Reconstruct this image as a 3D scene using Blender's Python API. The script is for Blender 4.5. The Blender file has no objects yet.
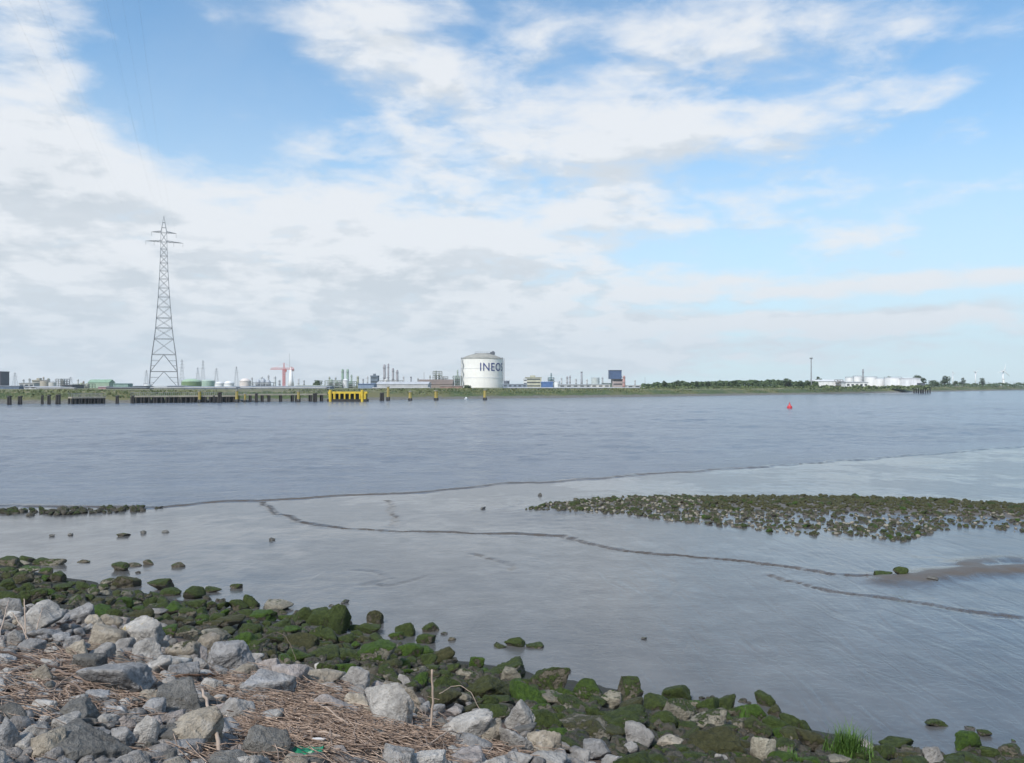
import bpy, bmesh, math, random
import numpy as np
from mathutils import Vector

random.seed(7)
rng = np.random.default_rng(11)
SC = bpy.context.scene
C = SC.collection

# ------------------------------------------------------------------ camera maths
F, CX, HY, H = 800.0, 512.0, 385.5, 6.0       # focal length (px), centre, horizon row, eye height (m)
def px_x(px, d): return (px - CX) / F * d
def px_z(py, d): return H + (HY - py) * d / F
def to_px(p): return CX + F * p[0] / p[1], HY - F * (p[2] - H) / p[1]

# ------------------------------------------------------------------ noise (numpy)
def _hash(ix, iy, iz, seed):
    h = (ix.astype(np.int64) * 374761393 + iy.astype(np.int64) * 668265263 + iz.astype(np.int64) * 2147483647 + seed * 974634777) & 0xffffffff
    h = ((h ^ (h >> 13)) * 1274126177) & 0xffffffff
    h = (h ^ (h >> 16)) & 0xffff
    return h / 65535.0
def vnoise(P, seed=0):
    P = np.asarray(P, float)
    i = np.floor(P); f = P - i; f = f * f * (3 - 2 * f)
    out = 0
    for dx in (0, 1):
        for dy in (0, 1):
            for dz in (0, 1):
                w = (f[:, 0] if dx else 1 - f[:, 0]) * (f[:, 1] if dy else 1 - f[:, 1]) * (f[:, 2] if dz else 1 - f[:, 2])
                out = out + w * _hash(i[:, 0] + dx, i[:, 1] + dy, i[:, 2] + dz, seed)
    return out - 0.5
def fbm(P, seed=0, octs=3):
    s, a = 0, 1.0
    P = np.asarray(P, float)
    for k in range(octs):
        s = s + a * vnoise(P * 2 ** k + 17.3 * k, seed + k); a *= 0.5
    return s

# ------------------------------------------------------------------ node helper
class NT:
    def __init__(s, tree): s.t = tree; s.n = tree.nodes; s.l = tree.links
    def new(s, typ, **kw):
        n = s.n.new(typ)
        for k, v in kw.items(): setattr(n, k, v)
        return n
    def put(s, sock, v):
        if hasattr(v, 'is_output') or isinstance(v, bpy.types.NodeSocket): s.l.new(v, sock)
        else:
            if isinstance(v, (tuple, list)) and len(v) == 3 and len(sock.default_value) == 4: v = (*v, 1)
            sock.default_value = v
    def m(s, op, a, b=None, c=None, clamp=False):
        n = s.new('ShaderNodeMath', operation=op, use_clamp=clamp)
        s.put(n.inputs[0], a)
        if b is not None: s.put(n.inputs[1], b)
        if c is not None: s.put(n.inputs[2], c)
        return n.outputs[0]
    def vm(s, op, a, b=None):
        n = s.new('ShaderNodeVectorMath', operation=op)
        s.put(n.inputs[0], a)
        if b is not None: s.put(n.inputs[1], b)
        return n.outputs[0]
    def xyz(s, x, y, z):
        n = s.new('ShaderNodeCombineXYZ')
        for i, v in enumerate((x, y, z)): s.put(n.inputs[i], v)
        return n.outputs[0]
    def sep(s, v):
        n = s.new('ShaderNodeSeparateXYZ'); s.l.new(v, n.inputs[0]); return n.outputs
    def noise(s, vec, scale, detail=4, rough=0.5, dist=0.0):
        n = s.new('ShaderNodeTexNoise'); s.put(n.inputs['Vector'], vec)
        n.inputs['Scale'].default_value = scale; n.inputs['Detail'].default_value = detail
        n.inputs['Roughness'].default_value = rough; n.inputs['Distortion'].default_value = dist
        return n.outputs['Fac']
    def ss(s, v, lo, hi, a=0.0, b=1.0):
        n = s.new('ShaderNodeMapRange', interpolation_type='SMOOTHSTEP')
        s.put(n.inputs[0], v); n.inputs[1].default_value = lo; n.inputs[2].default_value = hi
        n.inputs[3].default_value = a; n.inputs[4].default_value = b
        return n.outputs[0]
    def lin(s, v, lo, hi, a, b):
        n = s.new('ShaderNodeMapRange'); s.put(n.inputs[0], v)
        n.inputs[1].default_value = lo; n.inputs[2].default_value = hi; n.inputs[3].default_value = a; n.inputs[4].default_value = b
        return n.outputs[0]
    def mix(s, f, a, b, typ='MIX'):
        n = s.new('ShaderNodeMix', data_type='RGBA', blend_type=typ)
        s.put(n.inputs[0], f); s.put(n.inputs[6], a); s.put(n.inputs[7], b)
        return n.outputs[2]
    def bump(s, h, strength, dist, nrm=None):
        n = s.new('ShaderNodeBump'); s.put(n.inputs['Height'], h)
        n.inputs['Strength'].default_value = strength; n.inputs['Distance'].default_value = dist
        if nrm is not None: s.l.new(nrm, n.inputs['Normal'])
        return n.outputs[0]

def new_mat(name):
    m = bpy.data.materials.new(name); m.use_nodes = True
    t = NT(m.node_tree); b = m.node_tree.nodes['Principled BSDF']
    return m, t, b

_pm = {}
def paint(col, rough=0.6, var=0.25, scale=0.25, metal=0.0):
    """weathered painted / plain surface with streaky variation"""
    key = (col, rough, var, scale, metal)
    if key in _pm: return _pm[key]
    m, t, b = new_mat('weathered_surface')
    g = t.new('ShaderNodeNewGeometry').outputs['Position']
    n = t.noise(g, scale, 5, 0.6)
    st = t.noise(t.vm('MULTIPLY', g, (1.0, 1.0, 0.12)), scale * 5, 3, 0.5)
    k = t.m('ADD', t.lin(n, 0.3, 0.7, 1 - var, 1 + var * 0.4), t.lin(st, 0.3, 0.7, -var * 0.3, var * 0.2))
    c = t.mix(1.0, (*col, 1), t.xyz(k, k, k), 'MULTIPLY')
    t.l.new(c, b.inputs['Base Color']); b.inputs['Roughness'].default_value = rough; b.inputs['Metallic'].default_value = metal
    _pm[key] = m
    return m

# ------------------------------------------------------------------ mesh builder
class MB:
    def __init__(s): s.v = []; s.f = []
    def box(s, x0, x1, y0, y1, z0, z1):
        k = len(s.v)
        s.v += [(x0, y0, z0), (x1, y0, z0), (x1, y1, z0), (x0, y1, z0), (x0, y0, z1), (x1, y0, z1), (x1, y1, z1), (x0, y1, z1)]
        s.f += [tuple(k + i for i in q) for q in ((3, 2, 1, 0), (4, 5, 6, 7), (0, 1, 5, 4), (1, 2, 6, 5), (2, 3, 7, 6), (3, 0, 4, 7))]
        return s
    def gable(s, x0, x1, y0, y1, z0, z1, zr):
        """box with a ridge along x"""
        k = len(s.v); ym = (y0 + y1) / 2
        s.v += [(x0, y0, z0), (x1, y0, z0), (x1, y1, z0), (x0, y1, z0), (x0, y0, z1), (x1, y0, z1), (x1, y1, z1), (x0, y1, z1), (x0, ym, zr), (x1, ym, zr)]
        s.f += [tuple(k + i for i in q) for q in ((3, 2, 1, 0), (0, 1, 5, 4), (1, 2, 6, 9, 5), (2, 3, 7, 6), (3, 0, 4, 8, 7), (4, 5, 9, 8), (6, 7, 8, 9))]
        return s
    def tube(s, a, b, r0, r1=None, n=6):
        r1 = r0 if r1 is None else r1
        a = Vector(a); b = Vector(b); d = (b - a)
        if d.length < 1e-6: return s
        d.normalize(); u = d.orthogonal().normalized(); w = d.cross(u); k = len(s.v)
        for p, r in ((a, r0), (b, r1)):
            for i in range(n):
                t = 2 * math.pi * i / n; q = p + u * (r * math.cos(t)) + w * (r * math.sin(t)); s.v.append(tuple(q))
        for i in range(n): j = (i + 1) % n; s.f.append((k + i, k + j, k + n + j, k + n + i))
        s.f.append(tuple(k + i for i in reversed(range(n)))); s.f.append(tuple(k + n + i for i in range(n)))
        return s
    def path(s, pts, rad, n=5):
        """one tube through points, radius per point"""
        pts = [Vector(p) for p in pts]; k = len(s.v); m = len(pts); prev = None
        for i, p in enumerate(pts):
            d = (pts[min(i + 1, m - 1)] - pts[max(i - 1, 0)]).normalized()
            u = d.orthogonal().normalized() if prev is None else (prev - d * prev.dot(d)).normalized()
            prev = u; w = d.cross(u); r = rad[i] if isinstance(rad, (list, tuple)) else rad
            for j in range(n):
                t = 2 * math.pi * j / n; s.v.append(tuple(p + u * (r * math.cos(t)) + w * (r * math.sin(t))))
        for i in range(m - 1):
            for j in range(n):
                j2 = (j + 1) % n; s.f.append((k + i * n + j, k + i * n + j2, k + (i + 1) * n + j2, k + (i + 1) * n + j))
        s.f.append(tuple(k + j for j in reversed(range(n)))); s.f.append(tuple(k + (m - 1) * n + j for j in range(n)))
        return s
    def lathe(s, cx, cy, prof, n=32):
        k = len(s.v); m = len(prof)
        for r, z in prof:
            for i in range(n):
                t = 2 * math.pi * i / n; s.v.append((cx + r * math.cos(t), cy + r * math.sin(t), z))
        for q in range(m - 1):
            for i in range(n):
                j = (i + 1) % n; s.f.append((k + q * n + i, k + q * n + j, k + (q + 1) * n + j, k + (q + 1) * n + i))
        s.f.append(tuple(k + i for i in reversed(range(n)))); s.f.append(tuple(k + (m - 1) * n + i for i in range(n)))
        return s
    def leaf(s, c, r, nrm=None):
        n = nrm or Vector((random.gauss(0, 1), random.gauss(0, 1), random.gauss(0, 1))); n = Vector(n).normalized()
        u = n.orthogonal().normalized(); w = n.cross(u); k = len(s.v); c = Vector(c); a0 = random.random() * 6.28
        for i in range(4):
            t = a0 + math.pi / 2 * i; rr = r * random.uniform(0.6, 1.2)
            s.v.append(tuple(c + u * (rr * math.cos(t)) + w * (rr * math.sin(t))))
        s.f.append((k, k + 1, k + 2, k + 3)); return s

def mesh_of(name, v, f, smooth=False):
    me = bpy.data.meshes.new(name); me.from_pydata([tuple(p) for p in v], [], f)
    if smooth: me.polygons.foreach_set('use_smooth', [True] * len(me.polygons))
    me.update(); return me
def mesh_np(name, V, T, smooth=True):
    me = bpy.data.meshes.new(name); n = T.shape[1]
    me.vertices.add(len(V)); me.vertices.foreach_set('co', np.ascontiguousarray(V, dtype=np.float32).ravel())
    me.loops.add(T.size); me.loops.foreach_set('vertex_index', np.ascontiguousarray(T, dtype=np.int32).ravel())
    me.polygons.add(len(T)); me.polygons.foreach_set('loop_start', np.arange(0, T.size, n, dtype=np.int32))
    me.polygons.foreach_set('loop_total', np.full(len(T), n, dtype=np.int32))
    if smooth: me.polygons.foreach_set('use_smooth', np.ones(len(T), dtype=bool))
    me.update(calc_edges=True); me.validate(); return me

def tag(o, label=None, cat=None, group=None, kind=None):
    if label: o['label'] = label
    if cat: o['category'] = cat
    if group: o['group'] = group
    o['kind'] = kind or 'thing'
    return o
def thing(name, label, cat, loc, group=None):
    o = bpy.data.objects.new(name, None); C.objects.link(o); o.location = loc; o.empty_display_size = 0.5
    return tag(o, label, cat, group)
def part(name, mb, mat, root, smooth=False):
    loc = Vector((0, 0, 0)); r = root
    while r is not None: loc += r.location; r = r.parent
    v = [(p[0] - loc[0], p[1] - loc[1], p[2] - loc[2]) for p in mb.v]
    o = bpy.data.objects.new(name, mesh_of(name, v, mb.f, smooth)); o.data.materials.append(mat)
    C.objects.link(o); o.parent = root
    return o
def single(name, mb, mat, loc, smooth=False):
    v = [(p[0] - loc[0], p[1] - loc[1], p[2] - loc[2]) for p in mb.v]
    o = bpy.data.objects.new(name, mesh_of(name, v, mb.f, smooth)); o.data.materials.append(mat); o.location = loc
    C.objects.link(o); return o

# ------------------------------------------------------------------ ground shapes
NS = np.array([0.5, 0.866])                     # direction down the near bank, towards the river
def slope_z(x, y):
    s = 0.5 * x + 0.866 * y
    return np.minimum(4.638 - 0.31 * s, 4.45)
SHX = np.array([-150, -60, -17.7, -5.3, 3.06, 13.4, 28.3, 50.3, 90, 200.])
SHY = np.array([30, 36, 40.3, 45.5, 50.6, 56.5, 65.0, 78.7, 100, 150.])
def pix_ground(pts, z=0.1):
    return np.array([((p[0] - CX) * (H - z) / (p[1] - HY), F * (H - z) / (p[1] - HY)) for p in pts])
def poly_dist(x, y, P):
    best = np.full(np.shape(x), 1e9); side = np.zeros(np.shape(x))
    for a, b in zip(P[:-1], P[1:]):
        d = b - a; L2 = d @ d + 1e-12
        t = np.clip(((x - a[0]) * d[0] + (y - a[1]) * d[1]) / L2, 0, 1)
        dd = np.hypot(x - a[0] - t * d[0], y - a[1] - t * d[1])
        best = np.minimum(best, dd)
    return best
CREEK = pix_ground([(262, 501), (271, 507), (276, 513), (290, 516), (302, 521), (325, 525), (345, 528), (375, 530), (400, 531.5), (425, 531), (452, 532), (480, 534), (512, 534.5), (540, 536), (560, 537), (575, 541), (590, 545), (612, 549), (630, 553), (655, 555), (680, 557), (715, 561), (750, 564), (780, 568), (800, 571), (830, 576), (850, 578), (875, 580), (900, 581)], 0.12)
CREEK2 = pix_ground([(770, 577), (785, 583), (810, 590), (835, 596), (860, 599), (890, 603), (920, 606), (950, 612), (980, 616), (1010, 620), (1040, 624), (1090, 628)], 0.12)
CREEK3 = pix_ground([(386, 500), (391, 506), (389, 511), (395, 516), (393, 526)], 0.1)
CREEK4 = pix_ground([(352, 572), (375, 574), (390, 580), (362, 586), (385, 588), (405, 584), (430, 576)], 0.12)
CREEK5 = pix_ground([(472, 555), (495, 560), (510, 566), (512, 572)], 0.12)
RIDGE = pix_ground([(892, 583), (915, 582), (940, 577), (965, 574), (1000, 573), (1020, 572), (1080, 574)], 0.15)
RIDGE2 = pix_ground([(960, 566), (985, 563), (1016, 562)], 0.15)
BAR_P = pix_ground([(522, 508), (560, 503), (600, 498), (660, 495), (760, 494), (860, 494), (940, 498), (1024, 505), (1100, 511), (1180, 516),
                    (1180, 528), (1100, 530), (1024, 531), (985, 527), (960, 526), (930, 531), (905, 540), (872, 536), (840, 533), (800, 533), (765, 529), (740, 525), (700, 522), (660, 517), (640, 514), (580, 512)], 0.25)
STRIP_P = pix_ground([(-60, 511), (0, 510), (60, 509), (110, 507), (163, 506), (163, 508), (110, 512), (60, 514), (0, 516), (-60, 517)], 0.1)
BAR_MID = pix_ground([(575, 506), (640, 504), (700, 505), (780, 507), (860, 508), (940, 510), (1024, 513), (1100, 516), (1180, 520)], 0.2)
def in_poly(x, y, P):
    c = np.zeros(np.shape(x), bool); j = len(P) - 1
    for i in range(len(P)):
        xi, yi = P[i]; xj, yj = P[j]
        c ^= ((yi > y) != (yj > y)) & (x < (xj - xi) * (y - yi) / (yj - yi + 1e-12) + xi)
        j = i
    return c
def mud_z(x, y):
    x = np.asarray(x, float); y = np.asarray(y, float)
    q = (np.interp(x, SHX, SHY) - y) * 0.87
    z3 = np.stack([x, y, np.zeros_like(x)], -1).reshape(-1, 3)
    nz = (fbm(z3 * 0.35, 3, 3)).reshape(x.shape); n2 = fbm(z3 * 2.5, 9, 2).reshape(x.shape)
    qq = q + nz * 1.1 + n2 * 0.25
    z = np.where(qq > 0, 0.006 * np.minimum(qq, 40) + 0.035 * (1 - np.exp(-np.maximum(qq, 0) / 0.15)), 0.05 * qq)
    z = z + 0.02 * nz + 0.006 * n2 - 0.055 * np.exp(-((qq - 0.75) / 0.20) ** 2) + 0.045 * np.exp(-((qq - 0.30) / 0.16) ** 2)
    wob = 0.25 * n2 + 0.35 * nz
    for P, w, dp in ((CREEK, 0.09, 0.062), (CREEK2, 0.065, 0.048), (CREEK3, 0.10, 0.05), (CREEK4, 0.08, 0.022), (CREEK5, 0.1, 0.03)):
        d = poly_dist(x + wob * 0.5, y + wob, P)
        wm = w * (0.75 + 1.6 * np.abs(nz))
        z = z - dp * np.exp(-(d / wm) ** 2) + 0.25 * dp * np.exp(-((d - 2.2 * wm) / wm) ** 2)
    d = poly_dist(x, y + 0.3 * nz, RIDGE); z = z + 0.15 * np.exp(-(d / 0.6) ** 2) * (1 + 0.25 * n2)
    d = poly_dist(x, y + wob, RIDGE2); z = z + 0.10 * np.exp(-(d / 0.5) ** 2)
    d = poly_dist(x, y, BAR_MID); z = z + 0.22 * np.exp(-(d / 3.0) ** 2) + 0.05 * n2 * np.exp(-(d / 4.0) ** 2)
    return z
def ground_z(x, y):
    z = min(4.638 - 0.31 * (0.5 * x + 0.866 * y), 4.45)
    return z if z > 0.6 else float(max(z, mud_z(np.array([x]), np.array([y]))[0]))
def hit(px, py):
    """where the sight line through a photo point meets the ground"""
    dx, dz = (px - CX) / F, (HY - py) / F
    den = -dz - 0.31 * (0.5 * dx + 0.866)
    t = min((H - 0.12) / max(-dz, 1e-4), max((H - 4.638) / den if den > 1e-4 else 1e9, (H - 4.45) / max(-dz, 1e-4)))
    return dx * t, t

# ------------------------------------------------------------------ world: sky and clouds
SUN_AZ, SUN_EL = math.radians(-148.0), math.radians(46.0)     # azimuth from +Y towards +X
sun_dir = Vector((math.sin(SUN_AZ) * math.cos(SUN_EL), math.cos(SUN_AZ) * math.cos(SUN_EL), math.sin(SUN_EL)))
W = bpy.data.worlds.new('World'); SC.world = W; W.use_nodes = True
t = NT(W.node_tree)
for n in list(t.n): t.n.remove(n)
out = t.new('ShaderNodeOutputWorld'); bg = t.new('ShaderNodeBackground')
bg.inputs['Strength'].default_value = 0.1
t.l.new(bg.outputs[0], out.inputs[0])
sky = t.new('ShaderNodeTexSky', sky_type='NISHITA', sun_disc=False, sun_elevation=SUN_EL, sun_rotation=SUN_AZ, altitude=0.0)
sky.air_density = 1.0; sky.dust_density = 0.4; sky.ozone_density = 2.2
gen = t.new('ShaderNodeTexCoord').outputs['Generated']

CLOUDS = [  # photo point, half sizes (px), weight: where the cloud banks (and the clear gaps) of the day stand in the sky
    (120, 290, 330, 85, 1.30), (400, 300, 220, 75, 1.20), (40, 165, 100, 60, 0.95), (190, 215, 140, 50, 0.90), (360, 222, 100, 40, 0.85),
    (545, 242, 105, 38, 0.95), (470, 335, 250, 45, 0.70), (150, 370, 480, 40, 0.75), (-250, 250, 300, 200, 1.0),
    (30, 48, 75, 75, 1.05), (345, 20, 85, 46, 0.95), (425, 65, 50, 34, 0.60), (515, 48, 62, 46, 0.75),
    (555, 138, 130, 28, 0.78), (680, 132, 120, 32, 0.88), (780, 142, 90, 32, 0.75), (640, 85, 60, 28, 0.60), (300, 145, 50, 22, 0.50), (410, 155, 90, 28, 0.66), (560, 190, 120, 30, 0.5), (470, 110, 70, 22, 0.35), (840, 105, 60, 22, 0.4),
    (750, 15, 130, 34, 0.70), (870, 36, 110, 22, 0.52), (1000, 45, 70, 24, 0.50), (690, 50, 70, 32, 0.35),
    (745, 215, 65, 13, 0.45), (868, 234, 75, 13, 0.75), (940, 203, 40, 10, 0.45), (850, 190, 100, 12, 0.34),
    (800, 287, 165, 11, 0.95), (960, 283, 130, 13, 1.0), (790, 321, 155, 11, 1.15), (930, 316, 130, 12, 1.1), (860, 303, 200, 6, -0.25), (700, 285, 70, 12, 0.55),
    (890, 98, 85, 20, 0.50), (690, 228, 70, 13, 0.55), (600, 203, 50, 14, 0.45), (820, 178, 70, 11, 0.48), (985, 188, 45, 9, 0.45), (760, 196, 50, 9, 0.42), (960, 130, 50, 12, 0.35),
    (850, 350, 400, 22, 0.42), (600, 355, 200, 22, 0.45), (1250, 180, 150, 120, 0.6), (512, -250, 700, 160, 0.55),
    (185, 55, 75, 70, -0.45), (262, 120, 70, 36, -0.40), (478, 5, 22, 40, -0.35), (925, 150, 90, 24, -0.30), (700, 252, 60, 14, -0.30), (980, 240, 60, 20, -0.30), (12, 78, 26, 16, -0.50), (590, 40, 22, 36, -0.25), (800, 78, 70, 14, -0.25),
]
BELLIES = [(30, 165, 70, 30, .40), (110, 215, 90, 20, .22), (335, 278, 130, 16, .42), (470, 290, 110, 12, .36), (90, 262, 120, 18, .30), (190, 330, 230, 22, .30), (420, 330, 160, 14, .24), (930, 300, 110, 9, .35), (930, 332, 120, 8, .30), (700, 160, 150, 12, .20), (560, 30, 50, 16, .2),
           (262, 238, 60, 34, -.45), (350, 222, 60, 24, -.30), (555, 246, 90, 16, -.40), (60, 215, 60, 14, -.2), (820, 318, 140, 8, -.35), (690, 128, 120, 16, -.2)]   # shaded bellies and sunlit heads of the banks
def cloud_group():
    g = bpy.data.node_groups.new('cloud_density', 'ShaderNodeTree')
    g.interface.new_socket('dir', in_out='INPUT', socket_type='NodeSocketVector')
    g.interface.new_socket('density', in_out='OUTPUT', socket_type='NodeSocketFloat')
    g.interface.new_socket('belly', in_out='OUTPUT', socket_type='NodeSocketFloat')
    q = NT(g); gi = q.new('NodeGroupInput'); go = q.new('NodeGroupOutput')
    d = gi.outputs[0]; x, y, z = q.sep(d)
    zc = q.m('ADD', q.m('MAXIMUM', z, 0.0), 0.24)
    P = q.xyz(q.m('DIVIDE', x, zc), q.m('DIVIDE', y, zc), q.m('MULTIPLY', z, 3.0))
    n_lo = q.noise(P, 1.6, 3, 0.5); n_hi = q.noise(P, 6.2, 9, 0.58, 0.2)
    n_av = q.noise(q.vm('ADD', P, (7.1, 3.3, 1.7)), 1.3, 4, 0.55)
    u = q.m('ADD', q.m('ARCTAN2', x, y), q.lin(n_av, 0, 1, -0.055, 0.055))
    v = q.m('ADD', q.m('ARCSINE', z), q.lin(n_lo, 0, 1, -0.022, 0.022))
    S = None
    for (px, py, rx, ry, w) in CLOUDS:
        X, Z = (px - CX) / F, (HY - py) / F
        u0 = math.atan(X); v0 = math.atan(Z * math.cos(u0))
        ru = rx / F * math.cos(u0) ** 1.5; rv = ry / F * math.cos(u0)
        du = q.m('DIVIDE', q.m('SUBTRACT', u, u0), ru); dv = q.m('DIVIDE', q.m('SUBTRACT', v, v0), rv)
        r2 = q.m('ADD', q.m('MULTIPLY', du, du), q.m('MULTIPLY', dv, dv))
        e = q.m('MULTIPLY', q.m('EXPONENT', q.m('MULTIPLY', r2, -1.0)), w)
        S = e if S is None else q.m('ADD', S, e)
    S = q.m('MINIMUM', S, 1.6)
    B = None
    for (px, py, rx, ry, w) in BELLIES:
        X, Z = (px - CX) / F, (HY - py) / F
        u0 = math.atan(X); v0 = math.atan(Z * math.cos(u0))
        du = q.m('DIVIDE', q.m('SUBTRACT', u, u0), rx / F * math.cos(u0) ** 1.5); dv = q.m('DIVIDE', q.m('SUBTRACT', v, v0), ry / F * math.cos(u0))
        e = q.m('MULTIPLY', q.m('EXPONENT', q.m('MULTIPLY', q.m('ADD', q.m('MULTIPLY', du, du), q.m('MULTIPLY', dv, dv)), -1.0)), w)
        B = e if B is None else q.m('ADD', B, e)
    B = q.m('MULTIPLY', B, 0.7)
    q.l.new(B, go.inputs[1])
    back = q.ss(q.m('MULTIPLY', y, -1.0), -0.15, 0.5, 0.0, 0.62)
    S = q.m('ADD', S, back)
    D = q.m('ADD', S, q.m('ADD', q.lin(n_hi, 0.25, 0.75, -0.72, 0.72), q.lin(n_lo, 0.3, 0.7, -0.22, 0.22)))
    q.l.new(D, go.inputs[0]); return g
CG = cloud_group()
def cloud(vec):
    n = t.new('ShaderNodeGroup'); n.node_tree = CG; t.put(n.inputs[0], vec); return n.outputs
SKYGAIN = (0.84, 1.27, 1.38, 1)
D0, BEL = cloud(gen)
D1 = cloud(t.vm('NORMALIZE', t.vm('ADD', gen, (-0.008, 0.0, 0.030))))[0]
cover = t.ss(D0, 0.12, 1.42)
thick = t.ss(D0, 0.8, 1.9)
shade = t.m('ADD', t.lin(t.m('SUBTRACT', D1, D0), -0.30, 0.30, -0.5, 0.5), t.m('MULTIPLY', thick, 0.34))
shade = t.m('ADD', t.m('ADD', shade, BEL), 0.06, clamp=True)
ccol = t.mix(shade, (6.1, 6.3, 6.55, 1), (4.5, 4.9, 5.3, 1))
zz = t.sep(gen)[2]
low = t.ss(zz, 0.0, 0.40, 1.0, 0.0)
clear = t.mix(1.0, sky.outputs[0], SKYGAIN, 'MULTIPLY')
clear = t.mix(t.lin(t.noise(gen, 3.0, 5, 0.6), 0.3, 0.7, 0.04, 0.24), clear, (5.2, 5.5, 5.8, 1))
skyc = t.mix(t.m('MULTIPLY', low, 0.86), clear, (4.85, 5.7, 6.35, 1))
ccol = t.mix(t.m('MULTIPLY', t.ss(zz, 0.0, 0.16, 1.0, 0.0), 0.55), ccol, (4.9, 5.45, 5.95, 1))
col = t.mix(t.m('MULTIPLY', cover, 0.95), skyc, ccol)
t.l.new(col, bg.inputs['Color'])

sl = bpy.data.lights.new('sun', 'SUN'); sl.energy = 3.0; sl.angle = math.radians(7.0); sl.color = (1.0, 0.945, 0.87)
so = bpy.data.objects.new('sun', sl); C.objects.link(so); so.location = sun_dir * 300
so.rotation_euler = (-sun_dir).to_track_quat('-Z', 'Y').to_euler()

# ------------------------------------------------------------------ materials of the setting
def mat_mud():
    m, t, b = new_mat('wet_mud')
    P = t.new('ShaderNodeNewGeometry').outputs['Position']
    nrm = t.new('ShaderNodeNewGeometry').outputs['True Normal']
    big = t.noise(P, 0.12, 4, 0.55); mid = t.noise(P, 0.9, 5, 0.6)
    # drainage rills run down to the water
    rot = t.new('ShaderNodeMapping'); t.l.new(P, rot.inputs[0]); rot.inputs['Rotation'].default_value = (0, 0, math.radians(-27)); rot.inputs['Scale'].default_value = (1.0, 0.24, 1.0)
    rill = t.noise(rot.outputs[0], 1.9, 4, 0.5, 1.1)
    rip = t.noise(t.vm('MULTIPLY', P, (1.0, 1.4, 1.0)), 4.0, 4, 0.6)
    film = t.ss(t.m('ADD', big, t.lin(mid, 0.2, 0.8, -0.12, 0.12)), 0.44, 0.60)
    c = t.mix(t.lin(mid, 0.3, 0.7, 0, 1), (0.072, 0.073, 0.075, 1), (0.106, 0.106, 0.107, 1))
    nz = t.sep(nrm)[2]
    c = t.mix(t.ss(nz, 0.995, 0.955), c, (0.075, 0.058, 0.042, 1))
    crest = t.ss(t.m('ADD', t.sep(P)[2], t.lin(mid, 0.2, 0.8, -0.04, 0.04)), 0.265, 0.325)          # raised silt under the stones drains and dries first
    c = t.mix(t.m('MULTIPLY', crest, 0.75), c, (0.105, 0.085, 0.066, 1))
    film = t.m('MULTIPLY', film, t.m('SUBTRACT', 1.0, crest))
    t.l.new(c, b.inputs['Base Color'])
    r = t.mix(film, (0.22, 0.22, 0.22, 1), (0.11, 0.11, 0.11, 1))
    t.l.new(t.mix(crest, r, (0.55, 0.55, 0.55, 1)), b.inputs['Roughness']); b.inputs['IOR'].default_value = 1.52
    b1 = t.bump(t.m('MULTIPLY', rill, t.ss(t.m('ADD', t.sep(P)[0], t.lin(big, 0.3, 0.7, -6, 6)), -6.0, 8.0, 0.35, 1.0)), 0.42, 0.08)
    b2 = t.bump(rip, 0.28, 0.03, b1)
    b3 = t.bump(t.noise(P, 14, 4, 0.6), 0.22, 0.012, b2)
    t.l.new(b3, b.inputs['Normal']); return m
def mat_water():
    m, t, b = new_mat('river_water')
    P = t.new('ShaderNodeNewGeometry').outputs['Position']
    c = t.mix(t.noise(P, 0.015, 4, 0.5), (0.112, 0.140, 0.182, 1), (0.135, 0.160, 0.200, 1))
    t.l.new(c, b.inputs['Base Color']); b.inputs['Roughness'].default_value = 0.15; b.inputs['IOR'].default_value = 1.333
    calm = t.lin(t.noise(t.vm('MULTIPLY', P, (0.6, 1.6, 1)), 0.03, 4, 0.6), 0.3, 0.7, 0.55, 1.25)
    w1 = t.noise(t.vm('MULTIPLY', P, (0.55, 1.0, 1)), 0.9, 5, 0.62, 0.3)
    w2 = t.noise(t.vm('MULTIPLY', P, (0.7, 1.3, 1)), 3.4, 4, 0.6)
    w0 = t.noise(t.vm('MULTIPLY', P, (0.35, 1.0, 1)), 0.22, 4, 0.6, 0.4)
    h = t.m('MULTIPLY', t.m('ADD', t.m('ADD', w1, t.m('MULTIPLY', w0, 1.0)), t.m('MULTIPLY', w2, 0.28)), calm)
    t.l.new(t.bump(h, 1.0, 0.5), b.inputs['Normal']); return m
def mat_near_bank():
    m, t, b = new_mat('bank_soil')
    P = t.new('ShaderNodeNewGeometry').outputs['Position']; x, y, z = t.sep(P)
    s = t.m('ADD', t.m('MULTIPLY', x, 0.5), t.m('MULTIPLY', y, 0.866))
    s = t.m('ADD', s, t.lin(t.noise(P, 0.8, 4), 0.2, 0.8, -0.8, 0.8))
    n = t.noise(P, 22, 6, 0.65); n2 = t.noise(P, 5, 5, 0.6)
    dry = t.mix(t.lin(n, 0.3, 0.7, 0, 1), (0.065, 0.043, 0.034, 1), (0.19, 0.135, 0.108, 1))
    wet = t.mix(t.ss(n2, 0.45, 0.6), (0.030, 0.027, 0.022, 1), (0.028, 0.034, 0.016, 1))
    t.l.new(t.mix(t.ss(s, 7.6, 8.8), dry, wet), b.inputs['Base Color']); b.inputs['Roughness'].default_value = 0.8
    t.l.new(t.bump(t.m('ADD', n, n2), 0.8, 0.05), b.inputs['Normal']); return m
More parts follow.
